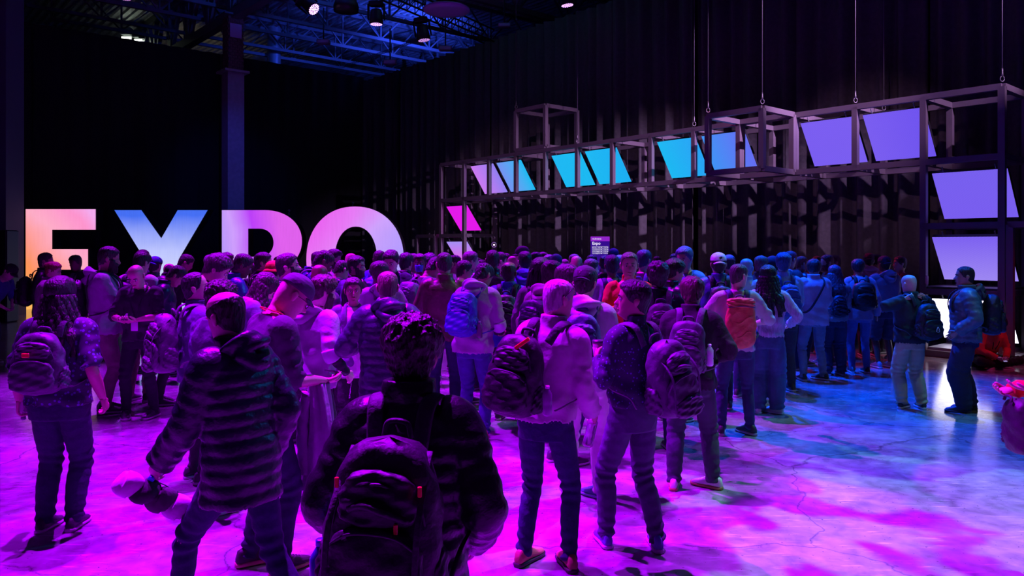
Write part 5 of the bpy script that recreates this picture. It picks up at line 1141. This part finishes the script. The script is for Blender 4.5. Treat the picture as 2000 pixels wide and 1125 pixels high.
# ================================================================== the rest of the crowd (label, px, top, Y, facing, keywords)
def PK_(l, c, kind='round', **kw): d_ = dict(label=l, col=c, kind=kind); d_.update(kw); return d_
crowd = [
 ('capped person in blue bending in from the left edge', 20, 517, 12.8, 95, dict(wear='tee', top_c=BLUc, hat='cap', hat_c=DGR, lean=34, arms=('phone', 'phone'), skin_c=PSK)),
 ('short haired man with a backpack silhouetted against the letter E, facing right', 90, 493, 12.3, 75, dict(wear='jacket', top_c=BLKc, pack=PK_('black backpack silhouetted against the orange of the letter E', BLKc))),
 ('red haired woman in a flared mauve coat facing right before the letter E', 104, 511, 11.0, 72, dict(wear='coat', top_c=(.22, .10, .20), hair='bun', hair_c=(.18, .05, .03), hem=.72, skin_c=LSK, arms=('phone', 'phone'), lean=5)),
 ('man in a dark suit jacket before the middle bar of the letter E', 147, 498, 13.2, 205, dict(wear='blazer', top_c=DGR, over=(.3, .3, .32), arms=('phone', 'bent'))),
 ('very tall bearded man in a grey hooded top with short sleeves, facing right', 213, 481, 8.9, 66, dict(wear='hoodie', top_c=(.34, .32, .38), hair='short', beard=.022, hood=True, cuff=.48, skin_c=MSK, bot_c=KH, fat=1.12, pack=PK_('black rucksack on the tall bearded man', BLKc, 'tall'))),
 ('man in a white tee with dark straps behind the bald man with the phone', 277, 492, 9.7, 8, dict(wear='tee', top_c=(.55, .55, .55), fat=1.22, arms=('bent', 'bent'), look=(10, 18), bot_c=KH, pack=PK_('dark padded backpack on the man in the white tee', (.03, .025, .04)))),
 ('round pink lit head just behind the man in the white tee', 279, 487, 12.0, 10, dict(hair='buzz', wear='hoodie', top_c=NVY)),
 ('person in a royal blue cap before the letter X', 303, 499, 11.2, 6, dict(hat='backcap', hat_c=(.04, .08, .35), wear='jacket', top_c=(.12, .10, .16), fat=1.1)),
 ('bald man with a pink lit head before the foot of the letter X', 331, 515, 12.6, 30, dict(hair=None, wear='jacket', top_c=(.2, .1, .2))),
 ('man with bowed head and bright blue collar facing right', 345, 523, 9.6, 70, dict(hair='short', wear='jacket', top_c=NVY, look=(0, 34), lean=10, skin_c=MSK)),
 ('dark clad person leaning right at the right foot of the letter X', 363, 498, 12.2, 60, dict(wear='hoodie', top_c=BLKc, hood=True, lean=12, look=(0, 20))),
 ('large faced man looking up to the right in a violet hooded top', 383, 532, 6.4, 52, dict(hair='receding', hair_c=(.02, .015, .02), wear='hoodie', top_c=(.16, .10, .30), skin_c=LSK, look=(16, -8), hood=False, collar=True, arms=('down', 'down'), lod=2, pack=PK_('bulky mauve and black rucksack with a loose flap, left of centre', (.20, .10, .24), 'tall', dx=-.04, w=.34, h=.50))),
 ('curly haired person half hidden behind the striding bald man', 432, 546, 5.7, 40, dict(hair='curly', wear='hoodie', top_c=(.12, .06, .2), look=(10, 10), lod=2)),
 ('big haired man bending right with his ear showing, centre left', 424, 499, 7.4, 62, dict(hair='thick', wear='tee', top_c=(.1, .05, .12), look=(10, 26), lean=8, skin_c=LSK, lod=2)),
 ('greyish head behind the big haired man, on its left', 411, 497, 12.2, 20, dict(hair='short', hair_c=(.2, .18, .2), wear='tee', top_c=DGR)),
 ('head with swept hair behind the big haired man, on its right', 443, 493, 12.0, 40, dict(hair='thick', hair_c=(.08, .05, .06), wear='tee', top_c=DGR)),
 ('dark haired man in a shiny blue jacket looking down to the right', 474, 497, 9.3, 58, dict(hair='short', wear='jacket', top_c=(.04, .06, .30), fab=shell((.04, .07, .34)), look=(6, 26), skin_c=DSK, arms=('bent', 'bent'))),
 ('small dark head between the blue jacket and the man in glasses', 497, 513, 13.0, 10, dict(hair='short', wear='tee', top_c=BLKc)),
 ('man in glasses and black jacket facing right before the letter P', 515, 492, 9.6, 64, dict(hair='short', glasses=True, wear='jacket', top_c=BLKc, skin_c=TAN, pack=PK_('plain black backpack on the man in glasses', BLKc))),
 ('long haired woman in a mauve tee bending forward, hair falling over her back', 516, 538, 7.0, 58, dict(hair='long', hair_c=(.05, .02, .03), wear='tee', top_c=(.22, .20, .34), lean=14, look=(0, 30), long_len=.24, lod=2, arms=('phone', 'phone'))),
 ('person in a bright red bucket hat', 535, 509, 9.4, 30, dict(hair='short', hat='bucket', hat_c=(.85, .05, .04), wear='tee', top_c=(.5, .1, .2), skin_c=LSK)),
 ('bearded man in a pink tee with a violet strap looking right, chin raised', 563, 494, 8.0, 56, dict(hair='short', hair_c=(.04, .02, .03), beard=.006, wear='tee', top_c=(.75, .22, .40), skin_c=LSK, look=(20, -6), pack=PK_('violet strapped pack on the man in the pink tee', (.14, .10, .28)), lod=2)),
 ('small round head before the bowl of the letter P', 543, 501, 14.0, 0, dict(hair='buzz', wear='tee', top_c=DGR)),
 ('dark skinned man with bowed head facing right below the letter O', 632, 493, 9.3, 62, dict(hair='buzz', skin_c=DSK, wear='jacket', top_c=BLUc, look=(0, 30), lean=10, pack=PK_('large dark rucksack with pale piping below the left side of the letter O', (.04, .04, .09), 'tall'))),
 ('dark head just left of the bowed dark skinned man', 621, 491, 12.0, 20, dict(hair='short', wear='tee', top_c=DGR)),
 ('bald dome shining mauve between the flat cap and the grey hood', 624, 517, 8.1, 10, dict(hair=None, skin_c=DSK, wear='tee', top_c=(.1, .05, .15), lod=2)),
 ('curly bearded man in a white shirt standing before the letter O', 653, 486, 12.2, 120, dict(hair='curly', beard=.008, wear='shirt', top_c=(.7, .62, .66), skin_c=LSK)),
 ('stooping person in a violet hooded top with a dark pack, below the letter O', 668, 510, 10.0, 30, dict(hair='buzz', wear='hoodie', top_c=(.10, .06, .26), lean=10, look=(10, 20), pack=PK_('dark pack on the stooping person in violet', BLKc))),
 ('bald pink lit head before the opening of the letter O', 686, 495, 12.2, 40, dict(hair=None, wear='tee', top_c=(.12, .06, .2))),
 ('bearded man with slicked hair facing right, below the opening of the letter O', 697, 499, 9.6, 100, dict(hair='slick', beard=.008, wear='jacket', top_c=(.04, .06, .04), skin_c=(.48, .34, .2), arms=('hold', 'bent'), look=(6, 0))),
 ('dark haired man in a bright blue hooded top below the letter O', 741, 489, 11.6, 12, dict(hair='short', wear='hoodie', top_c=(.04, .22, .55), pack=PK_('pale blue strapped pack at the right of the letter O', (.1, .3, .5)))),
 ('pale long faced person with parted hair looking down, facing us', 764, 489, 10.3, 190, dict(hair='slick', hair_c=(.02, .012, .015), wear='blazer', top_c=NVY, over=(.5, .6, .6), skin_c=PSK, look=(0, 24), arms=('hold', 'bent'))),
 ('person in a mauve grey hood with swept hair behind the shiny puffer', 741, 510, 8.5, -20, dict(hair='thick', hair_c=(.06, .02, .04), wear='hoodie', top_c=(.34, .30, .42), hood=True, look=(-10, 12), lod=2, pack=PK_('grey straps and pack behind the shiny puffer jacket', (.2, .18, .25)))),
 ('black clad man seen from behind at the right rim of the letter O', 793, 493, 10.4, 4, dict(hair='short', hair_c=(.01, .01, .015), wear='jacket', top_c=(.012, .012, .016), fat=1.1)),
 ('grey templed man facing right between the black clad man and the masked one', 808, 495, 12.0, 80, dict(hair='short', hair_c=(.2, .18, .16), wear='tee', top_c=DGR)),
 ('person wearing a blue face mask, facing us', 820, 495, 10.9, 185, dict(hair='short', mask=(.10, .16, .65), wear='hoodie', top_c=NVY, skin_c=DSK)),
 ('person with a large dark afro behind the leather jacket', 839, 494, 11.2, 10, dict(hair='afro', hair_c=(.01, .01, .02), wear='jacket', top_c=BLKc)),
 ('man with bowed head and a mauve pack just left of the leather jacket', 850, 507, 8.8, 38, dict(hair='short', wear='tee', top_c=(.1, .06, .12), look=(14, 34), lean=10, skin_c=MSK, lod=2, pack=PK_('smooth mauve backpack just left of the leather jacket', (.16, .13, .26), 'box'))),
 ('young man in a striped collar facing right, right of the leather jacket', 889, 498, 12.2, 78, dict(hair='short', wear='shirt', top_c=(.5, .5, .5), skin_c=MSK)),
 ('man in glasses and pale collar facing right, above the blue backpack', 907, 508, 10.0, 68, dict(hair='short', glasses=True, wear='shirt', top_c=(.5, .42, .5), skin_c=MSK, look=(0, 8))),
 ('man in a lilac grey hooded top facing right, below the lower pink screen', 920, 490, 10.4, 58, dict(hair='short', hair_c=(.12, .08, .1), wear='hoodie', top_c=(.30, .28, .42), look=(8, 0), skin_c=LSK, glasses='up')),
 ('small pinkish head right of the lilac grey hooded man', 932, 503, 14.0, 20, dict(hair='buzz', wear='tee', top_c=(.2, .1, .15))),
 ('second small head right of the lilac grey hooded man', 941, 507, 13.2, 30, dict(hair='buzz', wear='tee', top_c=(.12, .05, .15))),
 ('shaven headed man in black seen from behind, left of the ring light', 962, 488, 10.3, 2, dict(hair='buzz', skin_c=DSK, wear='jacket', top_c=BLKc, fat=1.08)),
 ('person with pale collar behind the shaven headed man in black', 977, 492, 12.0, 60, dict(hair='short', wear='shirt', top_c=(.6, .5, .6))),
 ('dark haired head between the shaven man and the bald pink one', 987, 495, 13.2, 0, dict(hair='thick', wear='tee', top_c=BLKc)),
 ('bald bright pink head far back near the drape', 1001, 500, 12.8, -30, dict(hair=None, skin_c=PSK, wear='shirt', top_c=PNK)),
 ('balding man in a bright blue jacket carrying a cluttered pack', 994, 510, 8.7, 8, dict(hair='fringe', wear='jacket', top_c=(.05, .08, .5), fab=cloth((.05, .09, .5)), skin_c=DSK, lod=2, pack=PK_('cluttered dark pack with silvery clips, right of the blue backpack', (.05, .04, .07), 'tall'))),
 ('very tall man in a dark cap whose face catches pale light', 1020, 479, 12.2, 235, dict(hair='short', hat='cap', hat_c=(.1, .03, .12), skin_c=PSK, wear='tee', top_c=BLKc)),
 ('dark haired man in a blue hooded top, below the tall capped man', 1025, 490, 10.3, 2, dict(hair='short', hair_c=(.01, .01, .012), wear='hoodie', top_c=(.05, .09, .40), hood=True)),
 ('dark pinkish head before the drape left of the grey cap', 1047, 492, 12.2, 40, dict(hair='short', wear='tee', top_c=(.4, .3, .4))),
 ('man in a grey peaked cap facing right before the drape', 1061, 491, 13.2, 85, dict(hat='cap', hat_c=(.3, .3, .3), wear='tee', top_c=DGR, skin_c=LSK)),
 ('grey haired man facing left beside the grey cap', 1072, 497, 13.0, 250, dict(hair='short', hair_c=(.35, .33, .35), wear='tee', top_c=DGR, skin_c=LSK)),
 ('person in a dark blue beanie before the drape', 1086, 496, 12.0, 5, dict(hat='beanie', hat_c=(.03, .03, .12), wear='hoodie', top_c=BLKc)),
 ('pale haired head far back between beanie and purple dome', 1103, 506, 15.0, 10, dict(hair='short', hair_c=(.5, .4, .4), wear='tee', top_c=GRY)),
 ('grey topped head with an ear showing, left of the timetable board', 1121, 496, 13.5, -40, dict(hair='buzz', hair_c=(.3, .3, .3), wear='tee', top_c=GRY)),
 ('smooth purple lit dome left of the timetable board', 1126, 500, 11.2, 12, dict(hair=None, wear='hoodie', top_c=(.1, .05, .3), skin_c=MSK)),
 ('person with dreadlocks tied up and a black pack, centre of the crowd', 1056, 507, 8.2, 14, dict(hair='dreads', hair_c=(.02, .012, .02), wear='sweater', top_c=(.16, .08, .18), fab=cloth((.18, .10, .20)), lod=2, skin_c=DSK, pack=PK_('black pack with glinting clips on the person with dreadlocks', (.03, .03, .04)))),
 ('dark haired person in a plush pink hooded top, right of the dreadlocks', 1078, 509, 7.7, 34, dict(hair='thick', wear='hoodie', top_c=(.42, .18, .34), hood=True, look=(14, 14), lod=2, pack=PK_('dark teal pack on the person in the plush pink top', (.02, .07, .08), 'box'))),
 ('dark long haired person turning his head behind the backwards cap', 1108, 516, 6.9, 60, dict(hair='thick', hair_c=(.03, .01, .02), wear='tee', top_c=(.3, .04, .1), look=(20, 12), lod=2)),
 ('dark head hiding the lower left corner of the timetable board', 1156, 497, 13.0, 10, dict(hair='short', wear='tee', top_c=BLKc)),
 ('woman with greenish lit straight hair facing right below the timetable board', 1155, 505, 11.0, 72, dict(hair='slick', hair_c=(.05, .07, .05), skin_c=PSK, wear='tee', top_c=(.1, .05, .1))),
 ('brownish head partly behind the blue lit short hair below the board', 1181, 499, 12.4, 10, dict(hair='buzz', skin_c=MSK, wear='tee', top_c=BLKc)),
 ('short haired man in a lilac tee just left of the orange red shirt', 1195, 497, 9.5, 6, dict(hair='short', hair_c=(.02, .02, .05), wear='tee', top_c=(.35, .32, .50), pack=PK_('dark blue pack just left of the man in the red shirt', (.03, .05, .16)))),
 ('round navy cap above the right edge of the timetable board', 1198, 485, 14.2, 5, dict(hat='beanie', hat_c=(.03, .03, .2), wear='tee', top_c=BLKc)),
 ('white haired head between the lilac tee and the red shirt', 1211, 498, 13.0, 20, dict(hair='thick', hair_c=(.6, .55, .6), wear='tee', top_c=BLUc)),
 ('smiling man in an orange red shirt facing the camera, centre right', 1229, 492, 8.0, 192, dict(hair='buzz', hair_c=(.15, .12, .12), wear='shirt', top_c=(.85, .10, .04), skin_c=PSK, look=(-6, 6), lod=2, collar=True, arms=('bent', 'hold'))),
 ('dark haired man with a pale blue strap behind the man in the red shirt', 1258, 487, 10.2, 30, dict(hair='short', hair_c=(.02, .03, .06), beard=True, wear='tee', top_c=BLKc, glasses=True, pack=PK_('pale blue strapped pack behind the man in the red shirt', (.1, .35, .45)))),
 ('small far head right of the man in the red shirt', 1283, 500, 15.0, 0, dict(hair='buzz', wear='tee', top_c=DGR)),
 ('curly haired man in a dark green jacket right of the patterned shirt', 1285, 509, 7.4, 4, dict(hair='curly', hair_c=(.03, .015, .025), wear='jacket', top_c=(.02, .05, .05), lod=2, fat=1.12, pack=PK_('plum coloured hooped pack right of the patterned shirt', (.12, .05, .14)))),
 ('young dark haired man in a leather jacket in profile facing right', 1318, 505, 8.6, 58, dict(hair='thick', hair_c=(.012, .01, .012), wear='leather', top_c=BLKc, fab=leather((.03, .04, .06)), skin_c=MSK, look=(12, 10), lod=2)),
 ('tall blue haired man in a blue tee facing left', 1337, 481, 9.5, 225, dict(hair='slick', hair_c=(.05, .08, .16), wear='tee', top_c=(.14, .24, .48), skin_c=MSK, look=(-6, 14), lod=1, arms=('phone', 'phone'), pack=PK_('navy strapped pack on the tall man in the blue tee', (.02, .04, .14)))),
 ('reddish ear and cheek behind the tall man in the blue tee', 1317, 495, 13.5, 200, dict(hair='buzz', skin_c=LSK, wear='tee', top_c=DGR)),
 ('person in a white backwards cap and blue jacket with a black pack', 1403, 491, 9.4, 8, dict(hair='short', hat='backcap', hat_c=(.6, .62, .68), wear='jacket', top_c=(.06, .14, .34), fab=shell((.07, .16, .36)), arms=('bent', 'bent'), pack=PK_('black pack with a yellow tag on the person in the white cap', (.02, .03, .05), 'tall'))),
 ('person in a rosy pink cap facing left behind the white cap', 1424, 496, 11.8, 20, dict(hair='short', hat='cap', hat_c=(.5, .2, .24), wear='tee', top_c=DGR)),
 ('bald blue lit man in a white jacket behind the orange backpack wearer', 1458, 505, 10.0, 30, dict(hair=None, skin_c=(.4, .42, .5), wear='jacket', top_c=(.5, .55, .65), glasses=True)),  # blue light is put into the skin colour
 ('cropped reddish head in a brown jacket, right of the bald blue lit man', 1487, 499, 11.4, 40, dict(hair='short', hair_c=(.2, .08, .07), wear='jacket', top_c=(.18, .12, .12), skin_c=LSK)),
 ('person in a navy beanie above the long straight black hair', 1509, 500, 11.4, 6, dict(hat='beanie', hat_c=(.02, .03, .08), wear='tee', top_c=(.4, .2, .3))),
 ('blue haired man in a grey blue shirt with a blue striped rucksack', 1530, 493, 10.4, 2, dict(hair='thick', hair_c=(.03, .05, .14), wear='shirt', top_c=(.26, .34, .50), collar=True, fat=1.1, arms=('bent', 'bent'), skin_c=LSK, pack=PK_('bright blue rucksack with two white dots', (.04, .08, .34), 'round', w=.28, h=.42))),
 ('pink lit head in profile right of the blue striped rucksack wearer', 1544, 490, 12.4, 60, dict(hair='receding', hair_c=(.2, .06, .08), skin_c=LSK, wear='tee', top_c=DGR)),
 ('red lit short haired man in profile facing right', 1566, 500, 12.8, 70, dict(hair='buzz', hair_c=(.25, .06, .05), skin_c=LSK, wear='jacket', top_c=(.2, .04, .06))),  # red light is put into the hair colour
 ('dark reddish head right of the red lit man', 1596, 500, 14.0, 10, dict(hair='short', wear='tee', top_c=DGR)),
 ('bearded man in profile facing left above the wavy blue hair', 1615, 497, 12.8, 275, dict(hair='short', hair_c=(.12, .04, .04), beard=.008, wear='shirt', top_c=(.3, .08, .08), skin_c=LSK)),
 ('maroon lit head close behind the bearded man in profile', 1629, 498, 13.8, 280, dict(hair='short', hair_c=(.12, .03, .04), wear='shirt', top_c=(.3, .06, .08))),
 ('dark haired person in jeans just left of the tall capped person', 1676, 506, 12.2, 8, dict(hair='thick', hair_c=(.03, .02, .03), wear='hoodie', top_c=(.3, .25, .35), bot_c=(.1, .2, .45), look=(10, 14), lean=5, pack=PK_('broad black pack with a white label patch', BLKc, 'box', w=.34))),
 ('person in a maroon cap and headphones with a striped scarf', 1697, 493, 13.6, 10, dict(hat='backcap', hat_c=(.2, .05, .12), wear='hoodie', top_c=(.5, .3, .35), hood=True, skin_c=LSK)),
 ('dark bowed head right of the maroon cap', 1712, 497, 14.2, 60, dict(hair='short', wear='tee', top_c=BLKc, look=(0, 20))),
]
# keep the bodies in the crowd from standing in one another: slide each along its sight line
YY = [c[3] for c in crowd]
for it in range(900):
    for i, c in enumerate(crowd):
        for fixed, lst in ((1, PLACED), (0, range(len(crowd)))):
            for q in lst:
                if fixed: ox_, oy_ = q; y0_ = oy_
                else:
                    if q == i: continue
                    oy_ = YY[q]; ox_ = PX(crowd[q][1], oy_); y0_ = crowd[q][3] + q * 1e-4
                dx = PX(c[1], YY[i]) - ox_; dy = YY[i] - oy_; d = math.hypot(dx / .56, dy / .50)
                if d < 1:
                    YY[i] += (.2 if fixed else .03) * (1 if c[3] + i * 1e-4 > y0_ else -1)
        lo = c[3] - 1.8; hi = c[3] + 3.4
        if c[2] > HY + 4: hi = min(hi, .46 * F / (c[2] - HY)); lo = min(lo, hi - .1)
        YY[i] = min(max(YY[i], lo), hi)
crowd = [(c[0], c[1], c[2], YY[i]) + c[4:] for i, c in enumerate(crowd)]
for lb, px, top, Y, fc, kw in crowd:
    kw = dict(kw); kw.setdefault('skin_c', R.choice([LSK, MSK, MSK, DSK])); kw.setdefault('bot_c', R.choice([DEN, NVY, DGR, DEN, (.1, .1, .12)]))
    if kw.get('hair') is None and 'hair' not in kw: kw['hair'] = 'short'
    kw.setdefault('arms', R.choice([('down', 'down'), ('bent', 'down'), ('phone', 'phone'), ('relax', 'pocket')])); kw.setdefault('look', (R.uniform(-12, 12), R.uniform(0, 12)))
    if kw.get('cuff') is None and kw['wear'] == 'hoodie' and R.random() < .0: kw['cuff'] = .5
    person(lb, px, top, Y, fc, **kw)
